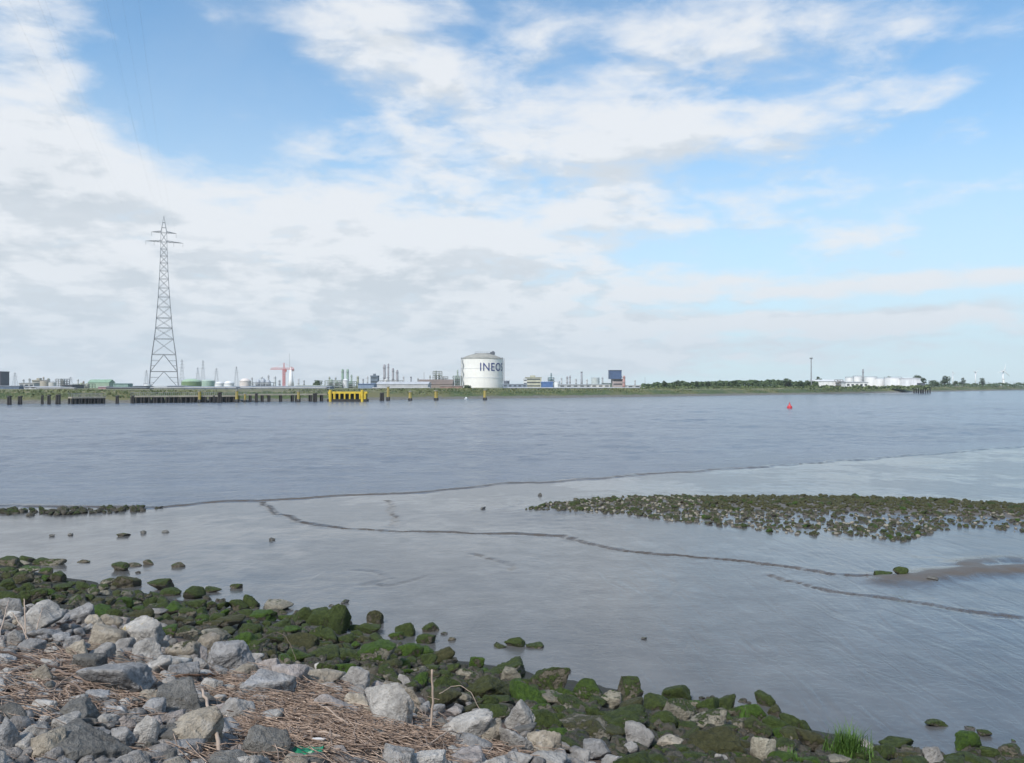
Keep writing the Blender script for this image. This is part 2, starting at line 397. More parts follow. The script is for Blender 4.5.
def mat_far_land():
    m, t, b = new_mat('embankment_ground')
    P = t.new('ShaderNodeNewGeometry').outputs['Position']; x, y, z = t.sep(P)
    n = t.noise(P, 0.35, 6, 0.65); nl = t.noise(P, 0.03, 4, 0.6)
    zz = t.m('ADD', z, t.lin(n, 0.2, 0.8, -0.7, 0.7))
    stone = t.mix(t.lin(t.noise(P, 1.3, 4, 0.6), 0.3, 0.7, 0, 1), (0.075, 0.072, 0.062, 1), (0.19, 0.185, 0.17, 1))
    grass = t.mix(t.lin(n, 0.35, 0.65, 0, 1), (0.030, 0.052, 0.016, 1), (0.085, 0.115, 0.035, 1))
    grass = t.mix(t.ss(nl, 0.45, 0.62), grass, (0.13, 0.125, 0.055, 1))
    top = t.mix(t.lin(n, 0.35, 0.65, 0, 1), (0.12, 0.13, 0.05, 1), (0.23, 0.20, 0.12, 1))
    c = t.mix(t.ss(zz, .8, 1.35), stone, grass); c = t.mix(t.ss(zz, 3.3, 3.9), c, top)
    t.l.new(c, b.inputs['Base Color']); b.inputs['Roughness'].default_value = 0.9
    t.l.new(t.bump(n, 1.0, 0.5), b.inputs['Normal']); return m
def mat_rock(name, lichen=False):
    m, t, b = new_mat(name)
    oi = t.new('ShaderNodeObjectInfo'); tc = t.new('ShaderNodeTexCoord').outputs['Object']
    geo = t.new('ShaderNodeNewGeometry')
    off = t.m('MULTIPLY', oi.outputs['Random'], 61.0)
    P = t.vm('ADD', tc, t.xyz(off, t.m('MULTIPLY', off, 1.7), off))
    n1 = t.noise(P, 2.6, 6, 0.6, 0.4); n2 = t.noise(P, 16, 6, 0.65); n3 = t.noise(P, 5.5, 6, 0.65, 0.2); n4 = t.noise(P, 55, 4, 0.6)
    k = t.m('MULTIPLY', t.lin(n1, 0.28, 0.72, 0.60, 1.36), t.lin(n2, 0.30, 0.70, 0.66, 1.34))
    c = t.mix(1.0, oi.outputs['Color'], t.xyz(k, k, k), 'MULTIPLY')
    c = t.mix(t.m('MULTIPLY', t.ss(n3, 0.56, 0.68), 0.42), c, (0.42, 0.41, 0.40, 1))          # pale crust
    c = t.mix(t.m('MULTIPLY', t.ss(t.noise(t.vm('ADD', P, (9, 4, 2)), 3.6, 6, 0.7), 0.58, 0.70), 0.55), c, (0.145, 0.115, 0.085, 1))   # earthy stains
    if lichen:
        c = t.mix(t.m('MULTIPLY', t.ss(t.noise(t.vm('ADD', P, (3, 1, 5)), 3.0, 5, 0.65), 0.56, 0.62), 0.85), c, (0.42, 0.29, 0.07, 1))
    nz = t.sep(geo.outputs['Normal'])[2]
    mm = t.m('ADD', t.m('MULTIPLY', oi.outputs['Alpha'], 1.75), -1.22)
    mm = t.m('ADD', mm, t.m('ADD', t.m('MULTIPLY', nz, 0.62), t.m('ADD', t.m('MULTIPLY', t.m('SUBTRACT', n3, 0.5), 2.4), t.m('MULTIPLY', t.m('SUBTRACT', n2, 0.5), 1.6))))
    mask = t.ss(mm, -0.05, 0.22)
    mc = t.mix(t.lin(n2, 0.3, 0.7, 0, 1), (0.024, 0.036, 0.010, 1), (0.078, 0.106, 0.026, 1))
    mc = t.mix(t.ss(oi.outputs['Random'], 0.80, 0.90), mc, t.mix(t.lin(n2, 0.3, 0.7, 0, 1), (0.026, 0.054, 0.008, 1), (0.080, 0.140, 0.018, 1)))
    mc = t.mix(t.ss(oi.outputs['Random'], 0.30, 0.12), mc, t.mix(t.lin(n2, 0.3, 0.7, 0, 1), (0.038, 0.040, 0.017, 1), (0.098, 0.096, 0.040, 1)))
    c = t.mix(mask, c, mc)
    t.l.new(c, b.inputs['Base Color'])
    t.l.new(t.m('ADD', t.m('MULTIPLY', mask, -0.16), 0.78), b.inputs['Roughness'])
    b.inputs['Specular IOR Level'].default_value = 0.3
    hgt = t.m('ADD', t.m('ADD', n2, t.m('MULTIPLY', n4, 0.35)), t.m('MULTIPLY', n3, 0.8))
    hgt = t.m('ADD', hgt, t.m('MULTIPLY', t.m('MULTIPLY', mask, t.noise(P, 38, 5, 0.7)), 0.9))
    t.l.new(t.bump(hgt, 1.0, 0.06), b.inputs['Normal']); return m
def mat_leaf(c0, c1, scale=0.6):
    m, t, b = new_mat('foliage')
    P = t.new('ShaderNodeNewGeometry').outputs['Position']
    c = t.mix(t.lin(t.noise(P, scale, 4, 0.6), 0.3, 0.7, 0, 1), (*c0, 1), (*c1, 1))
    t.l.new(c, b.inputs['Base Color']); b.inputs['Roughness'].default_value = 0.7; return m
def mat_straw():
    m, t, b = new_mat('dry_reed')
    P = t.new('ShaderNodeNewGeometry').outputs['Position']
    c = t.mix(t.lin(t.noise(P, 9, 5, 0.7), 0.34, 0.70, 0, 1), (0.085, 0.054, 0.042, 1), (0.58, 0.44, 0.345, 1))
    t.l.new(c, b.inputs['Base Color']); b.inputs['Roughness'].default_value = 0.75; return m
M_ROCK, M_LICH, M_STRAW = mat_rock('weathered_stone'), mat_rock('lichened_stone', True), mat_straw()
M_STEEL = paint((0.22, 0.23, 0.245), 0.6, 0.2); M_BARK = paint((0.06, 0.045, 0.035), 0.9, 0.3)

# ------------------------------------------------------------------ setting: river, mud, banks
def grid(name, xs, ys, zf, mat, kind='structure'):
    X, Y = np.meshgrid(xs, ys); Z = zf(X, Y)
    V = np.stack([X.ravel(), Y.ravel(), Z.ravel()], -1); nx, ny = len(xs), len(ys)
    i = np.arange(nx - 1)[None, :] + (np.arange(ny - 1) * nx)[:, None]
    T = np.stack([i, i + 1, i + 1 + nx, i + nx], -1).reshape(-1, 4)
    o = bpy.data.objects.new(name, mesh_np(name, V, T)); o.data.materials.append(mat); C.objects.link(o); o['kind'] = kind
    return o
xs = np.unique(np.concatenate([np.arange(-70, -32, 0.4), np.arange(-32, 34, 0.13), np.arange(34, 92, 0.4)]))
ys = np.unique(np.concatenate([np.arange(8, 44, 0.11), np.arange(44, 60, 0.16), np.arange(60, 110, 0.3)]))
mud = grid('mud_flat', xs, ys, mud_z, mat_mud())
def near_z(X, Y):
    P = np.stack([X.ravel(), Y.ravel(), np.zeros(X.size)], -1)
    return slope_z(X, Y) - 0.05 + 0.10 * fbm(P * 1.6, 21, 4).reshape(X.shape)
near = grid('near_bank', np.arange(-45, 36, 0.14), np.arange(-14, 36, 0.14), near_z, mat_near_bank())
EXT = 3600.0
wx = np.unique(np.concatenate([[-EXT, -1200, -500], np.linspace(-260, -90, 140), np.arange(-90, 130, 0.36), np.linspace(130, 330, 160), [600, 1300, EXT]]))
wy = np.concatenate([[-EXT, -600, -100, 0, 20], [34.0]])
while wy[-1] < 330: wy = np.append(wy, wy[-1] + 0.22 * (wy[-1] / 40) ** 1.25)
wy = np.append(wy, [420, 600, 1000, 2000, EXT])
def wave_z(X, Y):
    q = (Y - np.interp(X, SHX, SHY)) * 0.87
    amp = np.clip((q - 0.5) / 14, 0, 1) * np.clip((330 - Y) / 120, 0, 1) * np.clip((330 - X) / 60, 0, 1) * np.clip((X + 260) / 60, 0, 1)
    P = np.stack([X.ravel() * 0.55 + Y.ravel() * 0.12, Y.ravel() - X.ravel() * 0.10, X.ravel() * 0], -1)
    wind = 0.65 + 1.3 * (0.5 + vnoise(P * 0.035, 91)) * (0.5 + vnoise(P * 0.11, 92))
    h = 1.0 * vnoise(P * 0.33, 41) + 0.75 * vnoise(P * 0.80, 42) + 0.36 * vnoise(P * 1.75, 43)
    return amp * 0.17 * (h * wind).reshape(X.shape)
wo = grid('river', wx, wy, wave_z, mat_water())

BX = [-900, -500, -250, 0, 200, 380, 500, 600, 700, 800, 880, 950, 1020, 1100, 1250]     # photo columns of the far waterline
BYO = [27.0, 23.0, 20.6, 18.5, 17.0, 14.6, 12.9, 11.8, 10.5, 9.0, 7.4, 5.9, 4.6, 3.7, 2.9]
BANK = [np.array((px_x(a, F * H / b), F * H / b)) for a, b in zip(BX, BYO)]
bp = []
for a, b in zip(BANK[:-1], BANK[1:]):
    n = max(2, int(np.linalg.norm(b - a) / 9))
    for k in range(n): bp.append(a + (b - a) * k / n)
bp.append(BANK[-1]); bp = np.array(bp)
bp += np.stack([fbm(np.stack([bp[:, 0] * 0.02, bp[:, 1] * 0.02, bp[:, 0] * 0], -1), 5, 3) * 0, fbm(np.stack([bp[:, 0] * 0.03, bp[:, 1] * 0.03, bp[:, 0] * 0], -1), 5, 3) * 3.0], -1)
tan = np.gradient(bp, axis=0); tan /= np.linalg.norm(tan, axis=1)[:, None]; inl = np.stack([-tan[:, 1], tan[:, 0]], -1)
prof = [(-8, -1.2), (-0.5, -0.1), (1.5, 0.5), (4, 1.2), (6, 1.75), (9, 2.5), (12, 3.2), (14.5, 3.7), (17, 3.95), (24, 3.9), (40, 3.7), (80, 3.6)]
V = []
for j, (o_, z_) in enumerate(prof):
    P3 = np.concatenate([bp * 0.12, np.full((len(bp), 1), j * 0.37)], 1)
    nz = fbm(P3, 31, 3)
    oo = o_ + nz * (1.5 if 0 < j < 9 else 0); z2 = z_ + nz * (0.35 if 0 < j < 10 else 0)
    V.append(np.concatenate([bp + inl * np.reshape(oo, (-1, 1)), np.reshape(np.broadcast_to(z2, len(bp)), (-1, 1))], 1))
rim = np.array([(-EXT, 420.0)] * len(bp)); end = V[-1][:, :2]
ext = end + (np.stack([end[:, 0] * 0 - 0.0, np.full(len(end), 1.0)], -1)) * 1.0
ext[:, 1] = EXT - 60; ext[:, 0] = np.interp(np.arange(len(bp)), [0, len(bp) - 1], [-EXT + 60, EXT - 60])
V.append(np.concatenate([ext, np.full((len(bp), 1), 3.6)], 1))
V = np.concatenate(V); nb = len(bp); npf = len(prof) + 1
i = np.arange(nb - 1)[None, :] + (np.arange(npf - 1) * nb)[:, None]
T = np.stack([i, i + 1, i + 1 + nb, i + nb], -1).reshape(-1, 4)
fl = bpy.data.objects.new('far_bank', mesh_np('far_bank', V, T)); fl.data.materials.append(mat_far_land()); C.objects.link(fl); fl['kind'] = 'structure'
def bank_at(px):
    yo = float(np.interp(px, BX, BYO)); d = F * H / yo
    return px_x(px, d), d

# haze over the estuary
hz = MB().box(-EXT - 40, EXT + 40, -EXT - 40, EXT + 40, -2.6, 215.0)
ho = bpy.data.objects.new('haze', mesh_of('haze', hz.v, hz.f)); C.objects.link(ho); ho['kind'] = 'stuff'
hm = bpy.data.materials.new('haze_air'); hm.use_nodes = True; ht = NT(hm.node_tree)
for n in list(ht.n): ht.n.remove(n)
hout = ht.new('ShaderNodeOutputMaterial'); hv = ht.new('ShaderNodeVolumePrincipled')
hv.inputs['Color'].default_value = (0.80, 0.91, 1.0, 1); hv.inputs['Density'].default_value = 0.00010; hv.inputs['Anisotropy'].default_value = 0.0
ht.l.new(hv.outputs[0], hout.inputs['Volume']); ho.data.materials.append(hm)

# ------------------------------------------------------------------ rocks
_ico = {}
def ico(level):
    if level not in _ico:
        bm = bmesh.new(); bmesh.ops.create_icosphere(bm, subdivisions=level, radius=1.0)
        Vv = np.array([v.co[:] for v in bm.verts]); Tt = np.array([[v.index for v in f.verts] for f in bm.faces]); bm.free()
        Vv /= np.linalg.norm(Vv, axis=1)[:, None]; _ico[level] = (Vv, Tt)
    return _ico[level]
def rock_shape(seed, level, dims, rough=1.0, sharp=26):
    """a broken quarry stone: a rounded intersection of random planes, roughened; dims = full size"""
    r_ = np.random.default_rng(seed); Dv, T = ico(level)
    K = r_.integers(7, 13); N = r_.normal(size=(K, 3)); N /= np.linalg.norm(N, axis=1)[:, None]
    N = np.concatenate([N, np.array([[0, 0, 1], [0, 0, -1], [1, 0, 0], [-1, 0, 0], [0, 1, 0], [0, -1, 0]]) + r_.normal(size=(6, 3)) * 0.45])
    N /= np.linalg.norm(N, axis=1)[:, None]; h = r_.uniform(0.60, 1.05, len(N))
    q = np.maximum(Dv @ N.T, 0) / h
    rad = (np.sum(q ** sharp, axis=1) + 1e-9) ** (-1 / sharp)
    V = Dv * rad[:, None]
    nrm = Dv
    V = V + nrm * (0.10 * rough * fbm(V * 1.9 + seed % 97, seed, 2) + 0.095 * rough * fbm(V * 5.2 + seed % 53, seed + 5, 3))[:, None]
    if level >= 4: V = V + nrm * (0.045 * rough * fbm(V * 13 + seed % 31, seed + 9, 3))[:, None]
    lo, hi = V.min(0), V.max(0); V = (V - (lo + hi) / 2) / (hi - lo) * np.array(dims)
    a = r_.uniform(-0.5, 0.5); ca, sa = math.cos(a), math.sin(a)
    V = np.stack([V[:, 0] * ca - V[:, 1] * sa, V[:, 0] * sa + V[:, 1] * ca, V[:, 2]], -1)
    return V, T
TONE = {'g': (0.31, 0.295, 0.28), 'p': (0.42, 0.40, 0.375), 'b': (0.295, 0.29, 0.29), 't': (0.33, 0.29, 0.235), 'd': (0.15, 0.145, 0.135), 'w': (0.42, 0.44, 0.45), 'k': (0.33, 0.295, 0.28), 'm': (0.135, 0.118, 0.088), 'o': (0.24, 0.22, 0.175)}
TNAME = {'g': 'grey', 'p': 'pale grey', 'b': 'bluish grey', 't': 'tan', 'd': 'dark grey', 'w': 'whitish', 'k': 'pinkish grey', 'm': 'brown', 'o': 'olive grey'}
# photo centre, photo size, tone, moss 0..1, (label, short name) for the ones that stand out
ROCKS = [
 (8, 608, 26, 18, 'g', .12, ('rounded grey boulder cut by the picture edge below the bright green patch', 'the rounded edge boulder')),
 (35, 620, 48, 27, 'p', .05, ('large pale knobbly boulder topping the dry heap next to dark mossy rock', 'the knobbly pale boulder')),
 (80, 616, 23, 20, 'b', .05, ('bluish upright boulder on the moss line next to knobbly pale boulder', 'the upright bluish boulder')),
 (108, 623, 27, 16, 't', .15, ('tan flat-topped boulder on the moss line beside yellow-spotted boulder', 'the flat-topped tan boulder')),
 (44, 634, 31, 11, 'b', .0, ('bluish grey slab leaning in front of knobbly pale boulder', 'the leaning bluish slab')),
 (15, 642, 21, 22, 'g', .0, ('grey block among the whitish standing reed stalks', 'the reed-side block')),
 (60, 640, 18, 11, 'b', .0, None), (71, 644, 18, 14, 'b', .0, None), (66, 629, 12, 9, 'g', .0, None), (2, 647, 9, 11, 'p', .0, None), (51, 647, 14, 8, 'd', 0, None),
 (106, 638, 34, 24, 't', .0, ('brown-faced angular boulder under the flat-topped tan boulder', 'the brown-faced boulder')),
 (98, 656, 29, 17, 'g', .0, None), (8, 660, 17, 12, 'b', .0, None), (57, 664, 15, 8, 'p', .0, None), (88, 629, 12, 8, 'p', 0, None), (78, 633, 12, 8, 'b', 0, None),
 (145, 638, 46, 34, 'p', .0, ('big pale boulder with a yellow lichen spot on its top', 'the yellow-spotted boulder')),
 (141, 652, 40, 22, 'p', .0, ('pale block leaning on the front of yellow-spotted boulder', 'the leaning pale block')),
 (180, 652, 36, 20, 't', .30, ('rough mossy tan boulder between yellow-spotted boulder and tan-edged boulder', 'the rough tan boulder')),
 (209, 648, 27, 25, 't', .12, ('tan-edged triangular boulder standing upright at moss line', 'the tan-edged boulder')),
 (210, 635, 38, 12, 'o', .3, ('long low olive grey boulder behind the tan-edged boulder', 'the long olive boulder')),
 (231, 660, 46, 30, 'b', .0, ('large bluish grey pointed boulder beside tan-edged triangular boulder', 'the pointed grey boulder')),
 (172, 668, 34, 17, 'p', .0, None), (183, 676, 30, 18, 'b', .0, ('bluish slab tilted against the back of broad dark-topped boulder', 'the tilted bluish slab')), (199, 666, 18, 12, 'g', .0, None),
 (132, 671, 20, 8, 't', 0, None), (160, 626, 14, 8, 'g', .3, None),
 (267, 669, 28, 19, 'k', .0, None), (289, 679, 36, 24, 'k', .0, ('pinkish boulder with a flat bright top at the edge of green rocks', 'the pinkish flat boulder')),
 (320, 681, 40, 20, 't', .1, ('long tan boulder below the edge of green rocks', 'the long tan boulder')),
 (356, 681, 28, 22, 'g', .05, ('grey wedge boulder just behind the tall ribbed boulder', 'the grey wedge boulder')),
 (319, 668, 13, 7, 'p', .1, None), (268, 691, 50, 30, 'b', .0, ('smooth bluish boulder half buried at the back of the straw pile', 'the smooth bluish boulder')),
 (337, 710, 45, 28, 'k', .0, ('pinkish grey boulder sitting in the straw behind tall ribbed boulder', 'the pinkish straw boulder')),
 (266, 750, 48, 38, 'd', .0, ('dark grey bump-topped boulder below the straw pile at the lower edge', 'the dark bump-topped boulder')),
 (241, 715, 40, 29, 'g', .0, ('grey boulder with a white top face beside broad dark-topped boulder', 'the white-topped boulder')), (355, 724, 13, 9, 'b', 0, None), (344, 726, 10, 8, 'g', 0, None),
 (385, 716, 52, 52, 'p', .0, ('tall pale ribbed boulder rising from the straw pile, biggest of the bank', 'the tall ribbed boulder')),
 (403, 698, 62, 28, 't', .08, ('rough brownish boulder right behind the tall ribbed boulder', 'the rough brownish boulder')),
 (405, 683, 17, 13, 'g', .1, None), (438, 728, 18, 16, 'd', 0, None), (416, 733, 22, 14, 'b', 0, None),
 (462, 731, 58, 36, 'p', .0, ('broad pale boulder with yellow lichen beside the broken upright reed stem', 'the broad lichened boulder')),
 (178, 704, 62, 31, 'd', .0, ('broad dark-topped boulder resting on a squarish tan boulder', 'the broad dark-topped boulder')),
 (192, 735, 55, 42, 't', .0, ('squarish tan boulder with a dry stick leaning on it', 'the squarish tan boulder')),
 (146, 735, 27, 33, 'p', .0, ('upright pale wedge boulder beside squarish tan boulder', 'the upright pale wedge')),
 (121, 742, 24, 26, 'b', .0, ('bluish boulder between the long dark boulder and upright pale wedge', 'the small bluish boulder')), (225, 744, 26, 16, 'b', 0, None), (146, 757, 28, 12, 'g', 0, None), (135, 718, 18, 9, 'b', 0, None),
 (114, 684, 63, 36, 'b', .0, ('large blue-topped boulder with dark front in the dry reed litter', 'the large blue-topped boulder')),
 (27, 690, 34, 11, 'g', .0, ('flat grey stone sunk in reed litter near long dark stick', 'the sunken flat stone')), (27, 712, 21, 9, 'w', 0, ('small whitish oblong stone on the reddish litter', 'the whitish oblong stone')),
 (63, 726, 30, 17, 'p', 0, ('pale squared stone behind the long dark boulder', 'the pale squared stone')), (38, 723, 22, 11, 'g', .0, None), (5, 742, 22, 40, 'b', .0, ('bluish boulder cut off by the picture corner below the reed litter', 'the corner boulder')),
 (84, 750, 82, 36, 'd', .0, ('long dark brownish boulder lying along the lower edge', 'the long dark boulder')), (42, 750, 38, 30, 't', .0, ('tan pyramid boulder between corner boulder and long dark boulder', 'the tan pyramid boulder')),
 (104, 724, 22, 13, 'p', 0, None), (40, 763, 20, 9, 'b', 0, None), (103, 764, 26, 8, 'b', 0, None), (200, 764, 30, 10, 'g', 0, None),
 (521, 718, 35, 32, 'p', .0, ('pale egg-shaped boulder among the green rocks below bright green mound', 'the pale egg-shaped boulder')),
 (514, 744, 38, 28, 'g', .0, ('grey rough boulder below the pale egg-shaped boulder', 'the rough grey boulder')), (491, 737, 22, 32, 't', .05, ('upright tan boulder with lichen beside rough grey boulder', 'the upright tan boulder')), (545, 745, 32, 22, 't', .05, None), (548, 762, 36, 16, 'p', .0, None),
 (597, 752, 27, 20, 'b', .0, ('bluish white angular stone among the green rocks at the lower edge', 'the bluish white stone')), (578, 758, 24, 14, 'g', .0, None), (520, 762, 26, 12, 'g', 0, None), (610, 762, 24, 10, 'p', 0.1, None),
 (640, 739, 29, 24, 'g', .12, ('grey humped boulder beside a tan slab among green rocks', 'the grey humped boulder')), (722, 760, 18, 11, 'p', 0.05, None), (630, 749, 15, 10, 'p', .2, None), (668, 745, 32, 15, 't', .25, ('tan slab sloping down among dark green rocks', 'the sloping tan slab')),
 (933, 757, 24, 18, 'g', .25, ('pale boulder at the lower edge below the lone long mud rock', 'the pale edge boulder')), (866, 748, 17, 13, 'k', .1, ('pinkish stone beside the bright green grass tuft', 'the pinkish tuft stone')), (764, 752, 26, 24, 'o', .2, None), (835, 761, 34, 12, 'o', .3, None),
 # mossy ones
 (505, 672, 46, 24, 'o', .72, ('long mossy boulder at the mud edge with a pale front', 'the long mossy boulder')), (511, 677, 20, 16, 'o', .25, None),
 (549, 681, 36, 30, 'm', .66, ('dark-faced olive boulder on mud edge with a bright mossy top', 'the dark-faced olive boulder')), (588, 691, 32, 24, 'o', .7, ('squarish mossy boulder at the mud edge between dark-faced olive boulder and pale olive rock', 'the squarish mossy boulder')), (611, 701, 21, 19, 'o', .30, ('pale olive rock standing at mud edge', 'the pale olive rock')),
 (630, 691, 26, 25, 'm', .62, ('dark mossy rock with knob on top at mud edge', 'the knobbed mossy rock')), (526, 697, 40, 27, 'm', 1.0, ('bright green mound-like mossy rock behind the pale egg-shaped boulder', 'the bright green mound')), (490, 689, 46, 24, 'm', 1.0, ('wide bright green rock in front of the long mossy boulder', 'the wide green rock')), (489, 703, 20, 15, 'm', .9, None), (494, 713, 32, 15, 'o', .62, None),
 (576, 706, 36, 18, 'o', .62, None), (551, 700, 32, 17, 'o', .35, ('pale greenish rock in the jumble below dark-faced olive boulder', 'the pale greenish rock')), (545, 723, 38, 25, 'm', .95, None), (585, 728, 58, 22, 'o', .48, ('long arching grey boulder with green ends in the mossy jumble', 'the arching grey boulder')), (626, 722, 52, 24, 'o', .72, ('broad green boulder with a pale top beside the arching grey boulder', 'the pale-topped green boulder')),
 (631, 708, 28, 20, 'm', .75, None), (677, 694, 30, 21, 'm', .95, ('small peaked green rock at mud edge, tallest near the middle of the shore', 'the peaked green rock')), (658, 705, 30, 18, 'm', .8, None), (680, 712, 36, 28, 'o', .55, ('rough boulder with pale patches right in front of peaked green rock', 'the patchy boulder')), (662, 721, 32, 20, 'm', 1.0, ('bright green rock beside the patchy boulder', 'the bright green rock')),
 (708, 706, 22, 20, 'm', .88, ('first of the twin green rocks at the mud edge, beside peaked green rock', 'the first twin rock')), (726, 706, 20, 21, 'm', .88, ('second of the twin green rocks at the mud edge, beside the grass blades', 'the second twin rock')), (708, 722, 38, 24, 'o', .42, ('olive grey boulder in front of the twin green rocks', 'the olive front boulder')), (717, 745, 58, 32, 'm', .97, ('big green boulder low in the jumble below the olive front boulder', 'the big green boulder')), (690, 738, 24, 20, 'm', .8, None),
 (752, 714, 28, 22, 'm', .7, None), (742, 727, 26, 18, 'o', .45, None), (758, 730, 28, 22, 'm', .6, None), (766, 706, 20, 15, 'm', .85, ('dark green rock at mud edge beyond the grass blades', 'the dark green edge rock')), (776, 715, 18, 14, 'm', .75, None), (791, 722, 18, 14, 'm', .9, None), (803, 727, 20, 17, 'm', .85, ('last dark green rock of the shore jumble before the grass tuft', 'the last jumble rock')), (812, 742, 27, 24, 'm', .8, ('round green boulder standing between the jumble and bright grass tuft', 'the round green boulder')), (780, 735, 24, 14, 'm', .8, None), (783, 748, 26, 18, 'o', .6, None), (783, 760, 30, 14, 'm', .8, None), (742, 748, 20, 14, 'm', .7, None), (690, 760, 34, 14, 'm', .85, None), (655, 760, 28, 14, 'm', .8, None), (625, 736, 18, 14, 'm', .8, None),
 (899, 744, 32, 14, 'm', .92, ('low flat mossy rock at the mud edge beyond the grass tuft', 'the low flat mossy rock')), (970, 750, 30, 20, 'm', 1.0, ('peaked bright green rock by the lower edge beside pale boulder', 'the low peaked green rock')), (1011, 758, 28, 12, 'm', .55, ('brown flat rock in the lower corner by the mud', 'the brown corner rock')), (908, 757, 24, 12, 'o', .6, None), (886, 752, 24, 14, 'm', .8, None), (880, 762, 30, 10, 'm', .7, None), (952, 758, 20, 12, 'm', .8, None), (990, 759, 20, 10, 'm', .8, None), (858, 758, 22, 12, 'm', .8, None),
 (250, 604, 17, 16, 'm', .72, ('pointed olive rock standing at mud edge near the flat pale slab', 'the pointed olive rock')), (278, 608, 28, 9, 'o', .22, ('flat pale slab lying at the mud edge', 'the flat pale slab')), (302, 617, 22, 20, 'm', .9, ('round green rock beside the flat pale slab', 'the round green rock')), (319, 620, 32, 20, 'm', .92, ('broad dark green rock between round green rock and tallest green boulder', 'the broad dark green rock')), (337, 621, 27, 34, 'm', .95, ('tallest green boulder, a tall dark mossy lump on mud edge', 'the tallest green boulder')), (330, 636, 20, 14, 'm', .85, None),
 (299, 643, 38, 18, 'm', .92, ('wide dark green boulder beside the grey mud pool', 'the wide dark green boulder')), (325, 656, 34, 16, 'm', .85, None), (276, 641, 24, 14, 'm', .8, None), (258, 646, 22, 12, 'o', .6, None), (347, 656, 26, 13, 'm', .85, None), (284, 661, 18, 14, 'o', .6, None), (281, 626, 22, 12, 'm', .95, None), (262, 616, 26, 12, 'm', .8, None), (290, 632, 18, 10, 'm', .8, None), (345, 669, 24, 14, 'm', .8, None), (327, 668, 20, 12, 'm', .8, None),
 (375, 620, 16, 18, 'm', .75, ('olive mossy rock standing on the mud just off tallest green boulder', 'the standing olive rock')), (371, 632, 26, 12, 'm', .9, None), (405, 633, 20, 16, 'm', .85, ('double-humped mossy rock on the mud between standing olive rock and wedge rock', 'the double-humped rock')), (396, 639, 14, 9, 'm', .8, None), (430, 630, 17, 11, 'm', .7, ('wedge-shaped dark mossy rock alone on the mud', 'the wedge rock')), (426, 642, 19, 12, 'm', .88, ('domed mossy rock in the mud below the wedge rock', 'the domed mud rock')), (442, 657, 26, 20, 'm', .97, ('bright green pyramid rock at the mud edge', 'the green pyramid rock')), (410, 651, 27, 17, 'm', .85, None), (478, 664, 17, 17, 'm', .85, ('green upright rock at the mud edge beside long mossy boulder', 'the upright green rock')), (390, 676, 34, 15, 'o', .62, ('pale-topped dark green boulder beside the grey wedge boulder', 'the pale-topped dark boulder')), (374, 656, 42, 26, 'o', .70, ('broad olive boulder at the head of the grey mud pool', 'the broad olive boulder')), (446, 685, 30, 20, 'm', 1.0, ('bright mossy rock above the broken upright reed stem', 'the bright mossy rock')), (418, 682, 18, 18, 'm', .8, None), (428, 660, 18, 12, 'm', .8, None), (420, 671, 18, 10, 'o', .35, None), (452, 668, 20, 10, 'm', .7, None), (466, 674, 22, 12, 'o', .4, None), (443, 698, 36, 16, 'm', .9, None), (463, 698, 16, 12, 'o', .4, None), (470, 708, 30, 14, 'm', .9, None), (390, 665, 24, 12, 'm', .7, None),
 (10, 562, 24, 11, 'm', .55, None), (25, 560, 18, 9, 'm', .65, None), (22, 564, 16, 6, 'o', .2, None), (40, 562, 16, 8, 'm', .7, None), (54, 562, 24, 8, 'o', .5, ('low flat olive rock on the mud at the end of the dark rock spit', 'the low olive mud rock')),
 (55, 577, 22, 12, 'm', .75, ('dark split mossy rock on the mud above the mossy bank', 'the dark split rock')), (20, 580, 23, 13, 'm', .65, None), (4, 577, 14, 11, 'm', .6, None), (28, 570, 24, 7, 'o', .5, None), (45, 571, 14, 7, 'm', .6, None), (126, 582, 26, 15, 'm', .75, ('dark sloping rock at mud edge below the domed lone rock', 'the dark sloping rock')), (109, 582, 18, 8, 'o', .5, None), (83, 587, 18, 11, 'm', .9, ('dark green round rock at the mud edge beside dark split rock', 'the dark round rock')), (62, 588, 20, 9, 'm', .75, None), (160, 586, 24, 13, 'm', .65, ('jagged brown mossy rock at mud edge beyond dark sloping rock', 'the jagged brown rock')), (170, 593, 20, 9, 'm', .8, None), (194, 595, 21, 15, 'm', .88, ('domed dark green rock at mud edge near two lone low rocks', 'the domed dark rock')), (24, 599, 15, 20, 'm', .93, ('dark green pyramid-shaped rock standing behind the knobbly pale boulder', 'the dark pyramid rock')), (8, 597, 22, 11, 'm', 1.0, None), (138, 617, 28, 15, 'm', 1.0, ('bright green rock behind the yellow-spotted boulder', 'the green back rock')), (155, 612, 22, 5, 'g', .1, ('thin pale slab lying among green rocks behind yellow-spotted boulder', 'the thin pale slab')), (185, 632, 30, 12, 'o', .5, None), (102, 593, 16, 5, 'o', .3, None), (72, 601, 22, 12, 'o', .5, None), (165, 632, 22, 14, 'm', .7, None), (230, 622, 28, 11, 'm', .7, None), (238, 606, 18, 14, 'm', .8, None),
]
